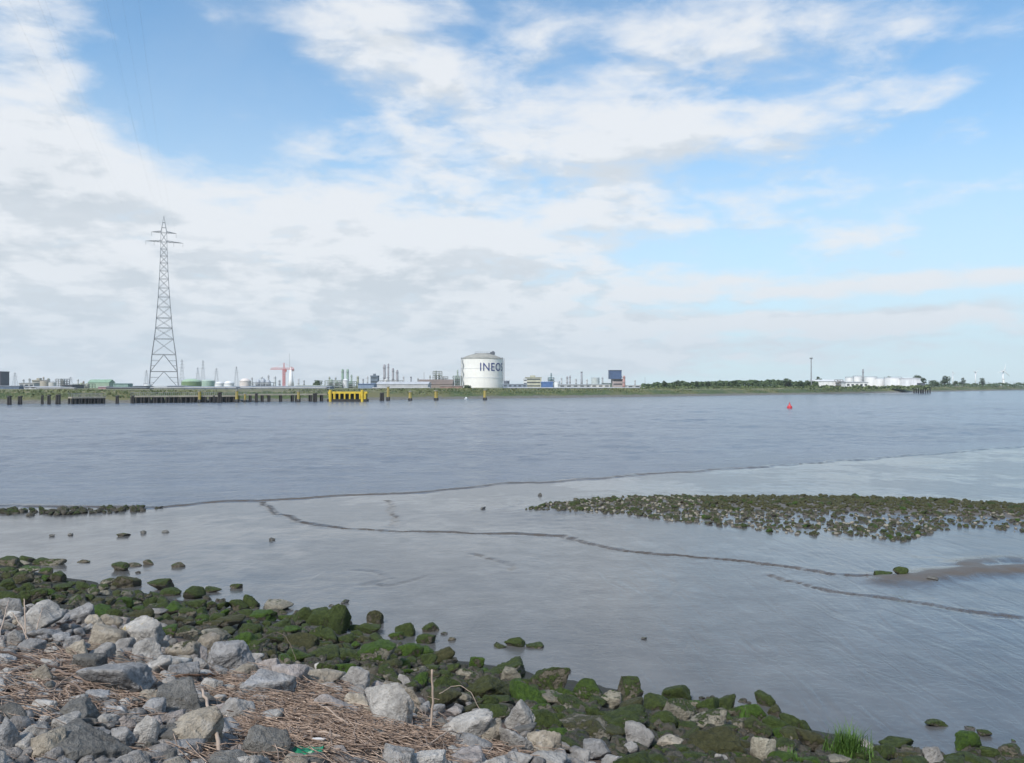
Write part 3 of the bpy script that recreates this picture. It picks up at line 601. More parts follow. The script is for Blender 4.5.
LONE = [  # single rocks out on the mud
 (120, 567, 18, 10, 'm', .62, 'domed olive rock alone on the mud, biggest of the scattered ones'), (134, 564.5, 14, 3.5, 'm', .4, 'thin flat dark rock beside domed olive rock on mud'),
 (149, 562, 12, 6, 'm', .5, 'dark tilted rock on mud beyond the thin flat rock'), (178, 565, 13, 6, 'm', .4, 'dark oval rock on open mud farther out than the tilted one'), (138, 572, 5, 3, 'd', .3, 'tiny dark stone on mud below the thin flat rock'),
 (84, 561, 14, 3, 'm', .4, 'low dark sliver of rock in shallow water off the rock spit'), (213, 590.5, 16, 7, 'm', .7, 'low domed mossy rock on mud, nearer the bank of two neighbours'), (236, 587, 12, 6, 'm', .7, 'small olive rock on mud just beyond the low domed mossy rock'),
 (345, 603, 9, 5, 'd', .5, 'black pebble-like rock on mud behind the tallest green boulder'), (331, 607, 5, 2.5, 'd', .3, 'faint dark stone on mud next to a black pebble-like rock'),
 (272, 539, 6, 4, 'd', .4, 'tiny dark stone out on the mud below the winding channel'), (123, 534, 13, 4, 'm', .4, 'dark flat stone in the shallows of the upper mud'), (143, 531.5, 7, 4, 'd', .3, 'small dark knob of stone in the upper shallows'), (165, 531, 7, 2.5, 'd', .2, 'thin dark chip of stone at the end of the upper shallows row'), (70, 533.5, 5, 3, 'd', .3, 'dark speck of stone in shallows near the low stone row'), (52, 534.5, 5, 3, 'd', .3, 'dark speck of stone in shallows, first of the upper row'),
 (483, 508, 6, 3, 'd', .4, 'dark stone on smooth mud before the tip of stone bar'), (540, 494, 4, 4, 'd', .4, 'dark speck of stone standing beyond the tip of stone bar'),
 (515, 646, 19, 11, 'm', .93, 'green peaked rock in shallow water off the long mossy boulder'), (500, 649.5, 12, 5, 'm', .8, 'low green rock close beside the peaked rock in shallow water'), (535, 649, 18, 4.5, 'm', .7, 'thin flat mossy rock trailing from the peaked rock in the water'),
 (884, 577.5, 18, 7, 'm', .9, 'longer flat mossy rock of the pair on the brown mud ridge'), (902, 577, 14, 11, 'm', .78, 'taller pointed mossy rock of the pair on the brown mud ridge'), (932, 583.5, 13, 3, 'd', .3, 'thin dark stone in water below the brown mud ridge'),
 (938, 731, 22, 7, 'm', .7, 'lone long mossy rock in the water near the lower corner'), (970, 735, 9, 4.5, 'd', .5, 'small dark rock between two larger lone rocks near lower corner'), (985, 741, 13, 7, 'm', .75, 'lone olive rock in shallow water above the brown corner rock'), (1013, 748, 5, 3, 'd', .5, 'tiny dark stone in water above the brown corner rock'),
 (644, 642, 6, 2.5, 'd', .3, 'faint dark stone just breaking the mud of open flat'), (565, 675, 12, 3, 'd', .3, 'low dark stone in wet mud behind the dark-faced olive boulder'), (444, 636, 7, 3, 'd', .4, 'tiny dark stone on mud beside the wedge rock'), (452, 642, 8, 4, 'm', .5, 'small dark oval stone on mud beyond the domed mud rock'), (371, 626, 6, 3, 'd', .4, 'dark stone bit lying at the foot of the standing olive rock'),
]
YTOE = ([-60, 0, 60, 150, 250, 300, 340, 370, 400, 440, 480, 560, 640, 700, 740, 800, 850, 1000, 1100], [562, 566, 577, 592, 604, 612, 618, 632, 640, 655, 664, 688, 700, 702, 704, 730, 748, 757, 770])
YLINE = ([-60, 0, 100, 165, 250, 330, 420, 500, 560, 640, 1200], [600, 605, 613, 632, 654, 671, 692, 708, 742, 768, 800])   # moss line
def inside(lst, x, y, w, h, k=0.62):
    for r in lst:
        if abs(x - r[0]) < k * (w + r[2]) * 0.5 and abs(y - r[1]) < k * (h + r[3]) * 0.5: return True
    return False
fr = random.Random(5); fill = []
tries = 0
while len(fill) < 390 and tries < 90000:
    tries += 1
    px = fr.uniform(-25, 1030); py = fr.uniform(560, 770)
    if py < np.interp(px, *YTOE) + 3: continue
    gx, gy = hit(px, py)
    if not (3 < gy < 40): continue
    mossy = py < np.interp(px, *YLINE)
    size = fr.uniform(0.20, 0.50) if mossy else fr.uniform(0.10, 0.34)
    w_ = size * F / gy; h_ = w_ * fr.uniform(0.42, 0.75)
    if inside(ROCKS + fill, px, py, w_, h_, 0.58 if mossy else 0.52): continue
    nm = sum(1 for r in fill if r[5] > 0.3)
    if mossy and nm > 175: continue
    if not mossy and len(fill) - nm > 212: continue
    if mossy: fill.append((px, py, w_, h_, fr.choice('mmmoo'), min(1.0, max(0.35, fr.gauss(0.78, 0.16))), None))
    else: fill.append((px, py, w_, h_, fr.choice('gppbkptdg'), fr.uniform(0, .05), None))
placed = []
def put_rock(i, px, py, w_, h_, tone, moss, name, level, mat, tall=1.0):
    gx, gy = hit(px, py + 0.30 * h_)
    d = math.sqrt(gx * gx + gy * gy + (H - 1.5) ** 2); ppm = F / gy
    W_, H_ = w_ / ppm, h_ / ppm
    gz = ground_z(gx, gy)
    dims = (W_ * 1.06, W_ * random.uniform(0.62, 0.9), H_ * (1.28 if moss < .3 else 1.12) * tall)
    V, T = rock_shape(1000 + i * 13, level, dims, 1.0 if moss < .3 else 1.25, 26 if moss < .3 else 14)
    o = bpy.data.objects.new(name, mesh_np(name, V, T)); o.data.materials.append(mat); C.objects.link(o)
    back = 0.20 * dims[1]
    o.location = (gx, gy + back * 0.5, gz + dims[2] * 0.20)
    tc = TONE[tone]; k = random.uniform(0.86, 1.1); o.color = (tc[0] * k, tc[1] * k, tc[2] * k, moss)
    return o
GREY, MOSS = 'boulders of the dry upper bank', 'mossy rocks along the mud edge'
allr = ROCKS + fill
objs = []
for i, (px, py, w_, h_, tone, moss, lab) in enumerate(allr):
    mossy = moss > 0.3
    big = w_ * h_ > 500
    lich = lab is not None and ('lichen' in lab[0])
    o = put_rock(i, px, py, w_, h_, tone, moss, 'mossy_rock' if mossy else 'boulder', 5 if w_ * h_ > 900 else (4 if w_ * h_ > 160 else 3), M_LICH if lich else M_ROCK)
    objs.append(o)
marks = [(r, r[6][1]) for r in ROCKS if r[6]]
used = set()
def look(r):
    px, py, w_, h_, tone, moss, _ = r
    if moss > 0.8: s = 'green mossy'
    elif moss > 0.3: s = 'half-mossy ' + TNAME[tone].split()[0]
    else: s = TNAME[tone]
    a = w_ * h_
    sz = 'small ' if a < 170 else ('sizeable ' if a > 420 else '')
    sh = 'flat ' if w_ / h_ > 2.1 else ''
    return sz + sh + s + (' rock' if moss > 0.3 else ' stone')
def rel(dx, dy):
    if abs(dy) * 1.6 > abs(dx): return 'behind' if dy < 0 else 'in front of'
    return 'left of' if dx < 0 else 'right of'
for o, r in zip(objs, allr):
    if r[6]:
        tag(o, r[6][0], 'rock' if r[5] > .3 else 'boulder', MOSS if r[5] > .3 else GREY); used.add(r[6][0].lower())
for o, r in sorted(zip(objs, allr), key=lambda q: -q[1][2] * q[1][3]):
    if r[6]: continue
    near_ = sorted(marks, key=lambda m: (m[0][0] - r[0]) ** 2 + ((m[0][1] - r[1]) * 1.5) ** 2)[:7]
    cand = []
    for ia in range(5):
        for ib in range(ia + 1, 6):
            A, B = near_[ia], near_[ib]
            va = (A[0][0] - r[0], 1.5 * (A[0][1] - r[1])); vb = (B[0][0] - r[0], 1.5 * (B[0][1] - r[1]))
            c_ = (va[0] * vb[0] + va[1] * vb[1]) / (math.hypot(*va) * math.hypot(*vb) + 1e-6)
            if c_ < -0.55: cand.append((math.hypot(*va) + math.hypot(*vb), f'{look(r)} between {A[1]} and {B[1]}'))
    cand = [c for _, c in sorted(cand)[:3]]
    for A in near_[:4]:
        cand.append(f'{look(r)} just {rel(r[0] - A[0][0], r[1] - A[0][1])} {A[1]}')
    for A in near_[:4]:
        for od in ('second', 'third', 'fourth'):
            cand.append(f'{look(r)}, {od} one {rel(r[0] - A[0][0], r[1] - A[0][1])} {A[1]}')
    lab = next((c for c in cand if c.lower() not in used and len(c.split()) <= 16), cand[0])
    used.add(lab.lower()); tag(o, lab, 'rock' if r[5] > .3 else 'boulder', MOSS if r[5] > .3 else GREY)
for i, (px, py, w_, h_, tone, moss, lab) in enumerate(LONE):
    o = put_rock(900 + i, px, py, w_, h_ * 0.95, tone, moss, 'mud_rock', 4 if w_ > 12 else 3, M_ROCK)
    tag(o, lab, 'rock', 'single rocks out on the mud')

def stones(name, pts, sizes, moss, mat, col, kind=None, level=2):
    """many small stones in one mesh"""
    protos = [rock_shape(5000 + k, level, (1, 1, 1), 1.1) for k in range(14)]
    Vs, Ts, n = [], [], 0
    for k, ((x, y, z), s) in enumerate(zip(pts, sizes)):
        V, T = protos[k % 14]; a = random.random() * 6.28; ca, sa = math.cos(a), math.sin(a)
        V = V * np.array([s, s * random.uniform(.6, .95), s * random.uniform(.45, .8)])
        V = np.stack([V[:, 0] * ca - V[:, 1] * sa, V[:, 0] * sa + V[:, 1] * ca, V[:, 2]], -1) + np.array([x, y, z])
        Vs.append(V); Ts.append(T + n); n += len(V)
    o = bpy.data.objects.new(name, mesh_np(name, np.concatenate(Vs), np.concatenate(Ts))); o.data.materials.append(mat); C.objects.link(o)
    o.color = (*col, moss); o['kind'] = kind or 'stuff'; return o
# small stones that fill the gaps of the bank
gp, gs, mp_, ms = [], [], [], []
while len(gp) < 1300 or len(mp_) < 1500:
    px = random.uniform(-80, 1090); py = random.uniform(555, 800)
    if py < np.interp(px, *YTOE) + 1: continue
    x, y = hit(px, py)
    if y < 3: continue
    z = ground_z(x, y)
    if py < np.interp(px, *YLINE) + 3:
        if len(mp_) < 1500: s = random.uniform(.08, .28); mp_.append((x, y, z + s * .05)); ms.append(s)
    elif len(gp) < 1300: s = random.uniform(.03, .17); gp.append((x, y, z + s * .2)); gs.append(s)
stones('rubble', gp, gs, 0.0, M_ROCK, (0.25, 0.235, 0.225)); stones('mossy_rubble', mp_, ms, 0.38, M_ROCK, (0.085, 0.078, 0.062), level=3)

# the low bar of stones beyond the mud, and the row at the water's edge
def poly_points(P, n, dens=None):
    lo, hi = P.min(0), P.max(0); r = []
    while len(r) < n:
        c = rng.uniform(lo, hi, (4000, 2)); k = in_poly(c[:, 0], c[:, 1], P); c = c[k]
        if dens is not None: c = c[rng.random(len(c)) < dens(c[:, 0], c[:, 1])]
        r += [tuple(p) for p in c]
    return np.array(r[:n])
def bar_density(x, y):
    px, py = CX + F * x / y, HY + F * (H - .2) / y
    base = np.interp(px, [520, 560, 640, 760, 800, 1200], [.9, 1, 1, 1, .9, .9])
    sparse = np.clip((py - np.interp(px, [520, 640, 760, 850, 1024], [520, 517, 512, 507, 512])) / 9, 0, 1)
    clump = 0.5 + 1.6 * vnoise(np.stack([x * .55, y * .55, x * 0], -1), 77)
    return np.clip(base * (1 - 0.62 * sparse * (1 - np.clip(clump, 0, 1) * .6)), 0.05, 1)
bpnts = poly_points(BAR_P, 4800, bar_density)
bz = mud_z(bpnts[:, 0], bpnts[:, 1])
bsz = np.clip(rng.gamma(5, 0.034, len(bpnts)), 0.08, 0.36); order = np.argsort(-bsz / bpnts[:, 1])
protoV = [rock_shape(7000 + k, 3, (1, 0.8, 0.62), 1.1) for k in range(10)]
protoM = [mesh_np('bar_stone', V, T) for V, T in protoV]
for me in protoM: me.materials.append(M_ROCK)
rest = []; nbar = 0
for k in order:
    x, y = bpnts[k]; s = float(bsz[k]); px, py = CX + F * x / y, HY + F * (H - bz[k]) / y
    if nbar < 200 and -5 < px < 1030:
        o = bpy.data.objects.new('bar_stone', protoM[nbar % 10]); C.objects.link(o); nbar += 1
        o.location = (x, y, bz[k] + s * .12); o.scale = (s, s, s); o.rotation_euler = (random.uniform(-.2, .2), random.uniform(-.2, .2), random.random() * 6.28)
        green = py < np.interp(px, [520, 640, 760, 850, 1024], [500, 508, 512, 509, 512])
        if px < 690: green = random.random() < .35
        else: green = random.random() < (.85 if green else .35)
        if green: o.color = (.12, .11, .08, random.uniform(.75, .98)); lb = 'larger green mossy stone lying in the low stone bar beyond the mud'
        else: kk = random.uniform(.7, 1.2); o.color = (.16 * kk, .145 * kk, .12 * kk, random.uniform(.35, .6)); lb = 'larger brownish bare stone lying in the low stone bar beyond the mud'
        tag(o, lb, 'stone', 'larger stones of the low stone bar')
    else: rest.append((x, y, bz[k] + s * .12, s, px, py))
dk = [r for r in rest if r[4] < 700 or r[5] > np.interp(r[4], [520, 640, 760, 850, 1024], [500, 505, 512, 509, 512])]; gr = [r for r in rest if r not in dk]
pl = dk[::4]; dk = [r for i, r in enumerate(dk) if i % 4]
stones('pale_bar_rubble', [r[:3] for r in pl], [r[3] * .8 for r in pl], 0.20, M_ROCK, (0.26, 0.235, 0.19))
stones('bar_rubble', [r[:3] for r in dk], [r[3] for r in dk], 0.58, M_ROCK, (0.115, 0.10, 0.078))
stones('mossy_bar_rubble', [r[:3] for r in gr], [r[3] for r in gr], 0.95, M_ROCK, (0.10, 0.09, 0.065))
sp = poly_points(STRIP_P, 150); sz_ = mud_z(sp[:, 0], sp[:, 1])
for k, (x, y) in enumerate(sp):
    s = random.uniform(.18, .5) if k < 100 else random.uniform(.1, .25)
    o = bpy.data.objects.new('shore_stone', protoM[k % 10]); C.objects.link(o)
    o.location = (x, y, max(sz_[k], 0) + s * .15); o.scale = (s, s, s); o.rotation_euler = (random.uniform(-.2, .2), random.uniform(-.2, .2), random.random() * 6.28)
    kk = random.uniform(.6, 1.15); o.color = (.12 * kk, .11 * kk, .09 * kk, random.uniform(.3, .75))
    tag(o, "dark stone in the low row along the river's edge, far from the bank", 'stone', "dark stones of the row at the river's edge")

# ------------------------------------------------------------------ reed litter, sticks, plants, scraps
ZONES = [(75, 668, 62, 18, 1.0), (45, 700, 45, 20, .8), (95, 705, 50, 14, .8), (232, 690, 28, 14, 1.2), (290, 722, 55, 30, 2.2), (345, 745, 70, 22, 2.4), (420, 750, 55, 14, 1.6), (480, 757, 40, 9, 1.0), (200, 757, 30, 9, .5), (320, 697, 30, 8, .7), (150, 690, 30, 20, .5), (250, 735, 20, 20, .6)]
sv, sf, ns = [], [], 0
zw = [z[4] * z[2] * z[3] for z in ZONES]
def stalk(x, y, z, az, L, r, tilt, bend):
    global ns
    d = np.array([math.cos(az) * math.cos(tilt), math.sin(az) * math.cos(tilt), math.sin(tilt)]); u = np.array([-math.sin(az), math.cos(az), 0]); w = np.cross(d, u)
    for j, tt in enumerate((-.5, 0, .5)):
        c = np.array([x, y, z]) + d * (L * tt) + u * (bend * L * (0.25 - tt * tt)) 
        # stalks follow the slope of the bank
        c[2] += -0.31 * (NS[0] * d[0] + NS[1] * d[1]) * L * tt
        for k in range(3):
            a = 2.094 * k; sv.append(c + u * (r * math.cos(a)) + w * (r * math.sin(a)))
    for j in (0, 1):
        for k in range(3):
            k2 = (k + 1) % 3; sf.append((ns + j * 3 + k, ns + j * 3 + k2, ns + j * 3 + 3 + k2, ns + j * 3 + 3 + k))
    ns += 9
for q in range(8200):
    zx, zy, rx, ry, _ = random.choices(ZONES, zw)[0]
    px = random.gauss(zx, rx * .6); py = random.gauss(zy, ry * .6)
    if py < np.interp(px, *YLINE) + 14 or py > 800 or px < -60: continue
    x, y = hit(px, py); dens = 1 if 250 < px < 440 else .6
    stalk(x, y, ground_z(x, y) + random.random() ** 1.5 * .13 * dens + .01, math.radians(-32) + random.gauss(0, .75), random.uniform(.10, .48), random.uniform(.002, .0052), random.gauss(0, .14), random.gauss(0, .25))
for q in range(1300):
    px = random.uniform(-60, 620); py = random.uniform(610, 790)
    if py < np.interp(px, *YLINE) + 18: continue
    x, y = hit(px, py); stalk(x, y, ground_z(x, y) + random.random() * .05 + .01, random.uniform(0, 6.28), random.uniform(.06, .3), random.uniform(.0014, .0035), random.gauss(0, .12), random.gauss(0, .3))
lt = bpy.data.objects.new('reed_litter', mesh_np('reed_litter', np.array(sv), np.array(sf))); lt.data.materials.append(M_STRAW); C.objects.link(lt); lt['kind'] = 'stuff'

def along(pts, lift):
    r = []
    for (px, py), l in zip(pts, lift):
        x, y = hit(px, py); r.append(Vector((x, y, ground_z(x, y) + l)))
    return r
def stick(name, label, cat, pts, lift, rad, mat, group=None):
    P = along(pts, lift); Q = []
    for i in range(len(P) - 1):
        p0, p1, p2, p3 = P[max(i - 1, 0)], P[i], P[i + 1], P[min(i + 2, len(P) - 1)]
        for k in range(5):
            u = k / 5
            Q.append(0.5 * (2 * p1 + (p2 - p0) * u + (2 * p0 - 5 * p1 + 4 * p2 - p3) * u * u + (3 * p1 - p0 - 3 * p2 + p3) * u ** 3) + Vector((random.gauss(0, .005), random.gauss(0, .005), random.gauss(0, .005))))
    Q.append(P[-1]); n = len(Q); R = [rad[0] + (rad[1] - rad[0]) * k / (n - 1) for k in range(n)]
    o = single(name, MB().path(Q, R, 6), mat, P[0], True); tag(o, label, cat, group); return o
M_WOOD = paint((0.20, 0.145, 0.115), .85, .4, 4.0); M_WOODP = paint((0.40, 0.31, 0.245), .8, .3, 4.0); M_WOODD = paint((0.085, 0.06, 0.05), .9, .3, 4.0)
SG = 'sticks washed up in the reed litter'
stick('driftwood_stick', 'long dark thin stick sagging across the litter near the picture edge', 'stick', [(-6, 664), (14, 668), (38, 673), (60, 677), (72, 676)], [.14, .13, .10, .08, .05], (.013, .008), M_WOODD, SG)
stick('driftwood_stick', 'straight tan stick slanting down in front of large blue-topped boulder', 'stick', [(57, 681), (75, 687), (92, 693), (108, 698)], [.10, .09, .07, .05], (.014, .010), M_WOOD, SG)
stick('driftwood_stick', 'bowed brown branch arching over the reddish litter', 'stick', [(36, 706), (55, 700), (70, 698), (84, 704), (98, 707), (120, 708)], [.05, .10, .12, .09, .07, .04], (.009, .014), M_WOOD, SG)
stick('driftwood_stick', 'pale grey stick lying level behind the sunken flat stone', 'stick', [(0, 678), (14, 681), (30, 677), (44, 680)], [.05, .08, .08, .06], (.012, .012), M_WOOD, SG)
stick('driftwood_stick', 'pale thin stick leaning down the squarish tan boulder', 'stick', [(202, 728), (209, 740), (216, 752), (222, 764)], [.30, .22, .13, .05], (.010, .016), M_WOODP, SG)
stick('driftwood_stick', 'reddish brown stick lying behind the broad dark-topped boulder', 'stick', [(172, 684), (190, 684), (210, 683), (222, 681)], [.08, .09, .09, .06], (.012, .010), paint((.24, .13, .075), .85, .3, 4.0), SG)
stick('driftwood_stick', 'forked-looking pale stick at the front of the straw pile', 'stick', [(285, 745), (310, 748), (340, 752), (352, 760)], [.09, .13, .12, .06], (.008, .009), M_WOODP, SG)
stick('driftwood_stick', 'thin pale stick over the straw toward the tall ribbed boulder', 'stick', [(300, 712), (322, 722), (342, 736), (362, 748)], [.10, .14, .14, .10], (.007, .007), M_WOODP, SG)
RG = 'dry reed stems standing on the bank'
stick('reed_stem', 'broken upright tan reed stem between tall ribbed and broad lichened boulders', 'reed', [(430, 738), (433, 738), (432, 738)], [.02, .32, .62], (.013, .010), M_WOODP, RG)
stick('reed_stem', 'pale reed stem arching over the broad lichened boulder', 'reed', [(440, 712), (455, 712), (470, 716), (482, 724)], [.20, .30, .26, .10], (.004, .003), M_WOODP, RG)
stick('reed_stem', 'pale reed stem bowing low in front of the broad lichened boulder', 'reed', [(415, 765), (432, 757), (452, 752), (478, 750)], [.04, .12, .18, .10], (.007, .005), M_WOODP, RG)
stick('reed_stem', 'whitish reed stalk leaning across the reed-side block', 'reed', [(0, 640), (5, 632), (9, 622)], [.05, .22, .30], (.009, .006), M_WOODP, RG)
stick('reed_stem', 'whitish reed stalk standing before the knobbly pale boulder', 'reed', [(26, 648), (25, 645), (24, 642)], [.05, .32, .50], (.008, .006), M_WOODP, RG)
stick('reed_stem', 'whitish reed stalk bent over between knobbly boulder and reddish straw', 'reed', [(34, 656), (24, 646), (15, 632), (12, 624)], [.05, .16, .20, .16], (.009, .005), M_WOODP, RG)
stick('reed_stem', 'whitish reed stalk curving up the face of knobbly pale boulder', 'reed', [(36, 640), (41, 636), (43, 630)], [.12, .28, .30], (.007, .005), M_WOODP, RG)
stick('reed_stem', 'thin dry stalk arching over green rocks behind the pinkish flat boulder', 'reed', [(258, 653), (276, 650), (288, 656), (296, 664)], [.18, .28, .24, .06], (.004, .003), M_WOOD, RG)
def tuft(px, py, hpx, wpx, n, label, cols, name='grass_tuft', lean=.25):
    x, y = hit(px, py); z = ground_z(x, y); ppm = F / y; mb = MB()
    for k in range(n):
        bx, by = x + random.gauss(0, wpx / ppm * .26), y + random.gauss(0, wpx / ppm * .2); hh = hpx / ppm * random.uniform(.55, 1.1); a = random.random() * 6.28
        l = random.uniform(.05, lean) * hh; wd = .010 + .004 * random.random(); p = Vector((-math.sin(a), math.cos(a), 0)) * wd; k0 = len(mb.v)
        for j in range(4):
            tt = j / 3; c = Vector((bx + math.cos(a) * l * tt * tt, by + math.sin(a) * l * tt * tt, z - .02 + hh * tt)); q = p * (1 - tt * .92)
            mb.v += [tuple(c - q), tuple(c + q)]
        for j in range(3): mb.f.append((k0 + j * 2, k0 + j * 2 + 1, k0 + j * 2 + 3, k0 + j * 2 + 2))
    o = single(name, mb, mat_leaf(*cols, 6.0), (x, y, z)); tag(o, label, 'grass', 'green grass tufts on the shore'); return o
tuft(848, 759, 31, 34, 330, 'bushy bright green grass tuft at the mud edge beside pinkish stone', ((.030, .078, .010), (.085, .165, .024)), lean=.75)
tuft(744, 728, 22, 13, 60, 'narrow upright green grass blades beside the second twin rock', ((.045, .10, .012), (.11, .22, .03)), lean=.15)
tuft(791, 765, 18, 12, 40, 'sparse green grass blades at the lower edge below round green boulder', ((.04, .10, .012), (.09, .2, .025)))
# scraps of litter
x, y = hit(304, 766); z = ground_z(x, y)
mb = MB(); n = 9
for j in range(n):
    for k in range(4):
        mb.v.append((x - .13 + .26 * j / (n - 1), y - .05 + .035 * k, z + .07 + .05 * math.sin(k * .8) + .012 * math.sin(j * 2.3 + k)))
for j in range(n - 1):
    for k in range(3): a = j * 4 + k; mb.f.append((a, a + 4, a + 5, a + 1))
k0 = len(mb.v); mb.v += [(a, b, c - .012) for a, b, c in mb.v[:k0]]; mb.f += [tuple(i + k0 for i in reversed(f)) for f in mb.f[:]]
o = single('plastic_scrap', mb, paint((.010, .17, .085), .35, .15, 5.0), (x, y, z)); tag(o, 'green ribbed plastic scrap lying in the straw at the lower edge', 'plastic litter')
x, y = hit(318, 756); z = ground_z(x, y)
V, T = rock_shape(4242, 3, (.12, .07, .04)); o = bpy.data.objects.new('paper_scrap', mesh_np('paper_scrap', V, T)); o.data.materials.append(paint((.6, .58, .57), .7, .15, 8.0)); o.location = (x, y, z + .12); C.objects.link(o)
tag(o, 'crumpled white scrap in the straw above the green plastic', 'paper litter')

# ------------------------------------------------------------------ the great pylon and its cables
GZ = 3.65
def ptx(px, d, dy=0): return (px_x(px, d), d + dy)
PD = 890.0; PXC = px_x(163.9, PD)
LEV = [(388, 13.4), (371.6, 12.4), (354.6, 10.9), (338.9, 8.8), (328, 7.6), (318, 6.9), (307, 6.0), (297, 5.25), (288, 4.7), (279, 4.2), (270.7, 3.8), (263, 3.5), (256, 3.25), (249, 3.0), (242, 2.85), (232.7, 2.7)]
lv = [(max(px_z(a, PD), GZ - .5), b * PD / F) for a, b in LEV]; ZT = px_z(216, PD)
pyl = thing('power_pylon', 'giant tapering lattice steel power pylon standing on the far bank', 'pylon', (PXC, PD, GZ))
def cor(l, k): sx, sy = ((-1, -1), (1, -1), (1, 1), (-1, 1))[k]; return Vector((PXC + sx * l[1], PD + sy * l[1] * .9, l[0]))
for k in range(4):
    mb = MB()
    for i in range(len(lv) - 1): r = .40 - .013 * i; mb.tube(cor(lv[i], k), cor(lv[i + 1], k), r, r - .025, 6)
    part('leg', mb, M_STEEL, pyl)
br = MB()
for i, l in enumerate(lv[1:], 1):
    r = .27 if i < 6 else .19
    for k in range(4):
        br.tube(cor(l, k), cor(l, (k + 1) % 4), r)
        a, b = lv[i - 1], l
        if i <= 2:
            m_ = (cor(b, k) + cor(b, (k + 1) % 4)) / 2
            br.tube(cor(a, k), m_, .22); br.tube(cor(a, (k + 1) % 4), m_, .22)
            for f in (.35, .65):
                p = cor(a, k).lerp(cor(b, k), f); br.tube(p, cor(a, k).lerp(m_, f), .14)
                p = cor(a, (k + 1) % 4).lerp(cor(b, (k + 1) % 4), f); br.tube(p, cor(a, (k + 1) % 4).lerp(m_, f), .14)
        else:
            br.tube(cor(a, k), cor(b, (k + 1) % 4), .16); br.tube(cor(a, (k + 1) % 4), cor(b, k), .16)
part('bracing', br, M_STEEL, pyl)
pk = MB()
for k in range(4): pk.tube(cor(lv[-1], k), (PXC, PD, ZT), .38, .2)
for f in (.3, .6):
    for k in range(4):
        q = lambda kk: cor(lv[-1], kk % 4).lerp(Vector((PXC, PD, ZT)), f)
        pk.tube(q(k), q(k + 1), .2)
part('peak', pk, M_STEEL, pyl)
for (py_, x0, x1) in ((232.7, 152.4, 175.4), (242, 147.2, 181.7)):
    zt = px_z(py_, PD); hw = 2.75 * PD / F
    for sgn, xe in ((-1, px_x(x0, PD)), (1, px_x(x1, PD))):
        tip = Vector((xe, PD, zt)); ar = MB()
        for sy in (-1, 1):
            lo = Vector((PXC + sgn * hw, PD + sy * hw * .9, zt)); hi = lo + Vector((0, 0, 1.5))
            ar.tube(lo, tip, .17); ar.tube(hi, tip, .15)
            for f in (.25, .5, .75): ar.tube(lo.lerp(tip, f), hi.lerp(tip, f), .15); ar.tube(lo.lerp(tip, f), hi.lerp(tip, f - .25), .15)
        for f in (.25, .5, .75): ar.tube(Vector((PXC + sgn * hw, PD - hw * .9, zt)).lerp(tip, f), Vector((PXC + sgn * hw, PD + hw * .9, zt)).lerp(tip, f), .15)
        part('crossarm', ar, M_STEEL, pyl)
M_CABLE = paint((.10, .105, .115), .5, .1)
PA = math.atan2(-PXC, PD); pyl.rotation_euler.z = PA
CAB = [('tip of the lower crossarm on the shore-cluster side', 242, 147.4), ('middle of the lower crossarm, nearer the picture edge', 242, 155), ('lower crossarm just past the mast toward the red crane', 242, 173), ('tip of the lower crossarm on the red crane side', 242, 181.5),
       ('outer tip of the upper crossarm, nearer the picture edge', 232.7, 152.6), ('outer tip of the upper crossarm, red crane side', 232.7, 175.2), ('very top of the giant pylon', 216.5, 163.9)]
for lab, py_, pxx in CAB:
    z0 = px_z(py_, PD) - (4.5 if py_ > 230 else 0); x0 = px_x(pxx, PD)
    ins = None
    if py_ > 230:
        mb = MB(); mb.tube((x0, PD, z0 + 4.5), (x0, PD, z0), .11, .11, 6); part('insulator', mb, M_CABLE, pyl)
    off = (x0 - PXC); pts = []
    for k in range(61):
        y = 890 - (890 + 500) * k / 60; tt = (y - 195) / 695
        ow = off * (1.0 - .25 * min(1, k / 25)); pts.append((PXC + (890 - y) * 0.404 + ow * math.cos(PA), y + ow * math.sin(PA), z0 - 64 * (1 - tt * tt)))
    o = single('power_cable', MB().path(pts, .010, 5), M_CABLE, pts[0], True)
    tag(o, 'thin overhead power cable from the ' + lab, 'power cable', 'overhead cables crossing the river')

# ------------------------------------------------------------------ builders for the far shore
def shed(px0, px1, ytop, d, label, wall, roof=None, depth=18, yeave=None, name='warehouse', cat='warehouse', group=None, windows=0, ybase=None):
    x0, x1 = px_x(px0, d), px_x(px1, d); zt = px_z(ytop, d); ze = px_z(yeave, d) if yeave else zt - max(.15 * (zt - GZ), .6)
    r = thing(name, label, cat, ((x0 + x1) / 2, d, GZ), group)
    part('wall', MB().box(x0, x1, d, d + depth, GZ - .5, ze), paint(wall, .7), r)
    part('roof', MB().gable(x0 - .4, x1 + .4, d - .4, d + depth + .4, ze + .02, ze + .3, zt), paint(roof or tuple(c * .8 for c in wall), .7), r)
    if windows:
        for k in range(windows):
            cx = x0 + (x1 - x0) * (k + .5) / windows; w2 = (x1 - x0) / windows * .28; hh = (ze - GZ)
            part('window', MB().box(cx - w2, cx + w2, d - .12, d - .02, GZ + hh * .45, GZ + hh * .75), paint((.04, .05, .06), .25, .1), r)
    return r
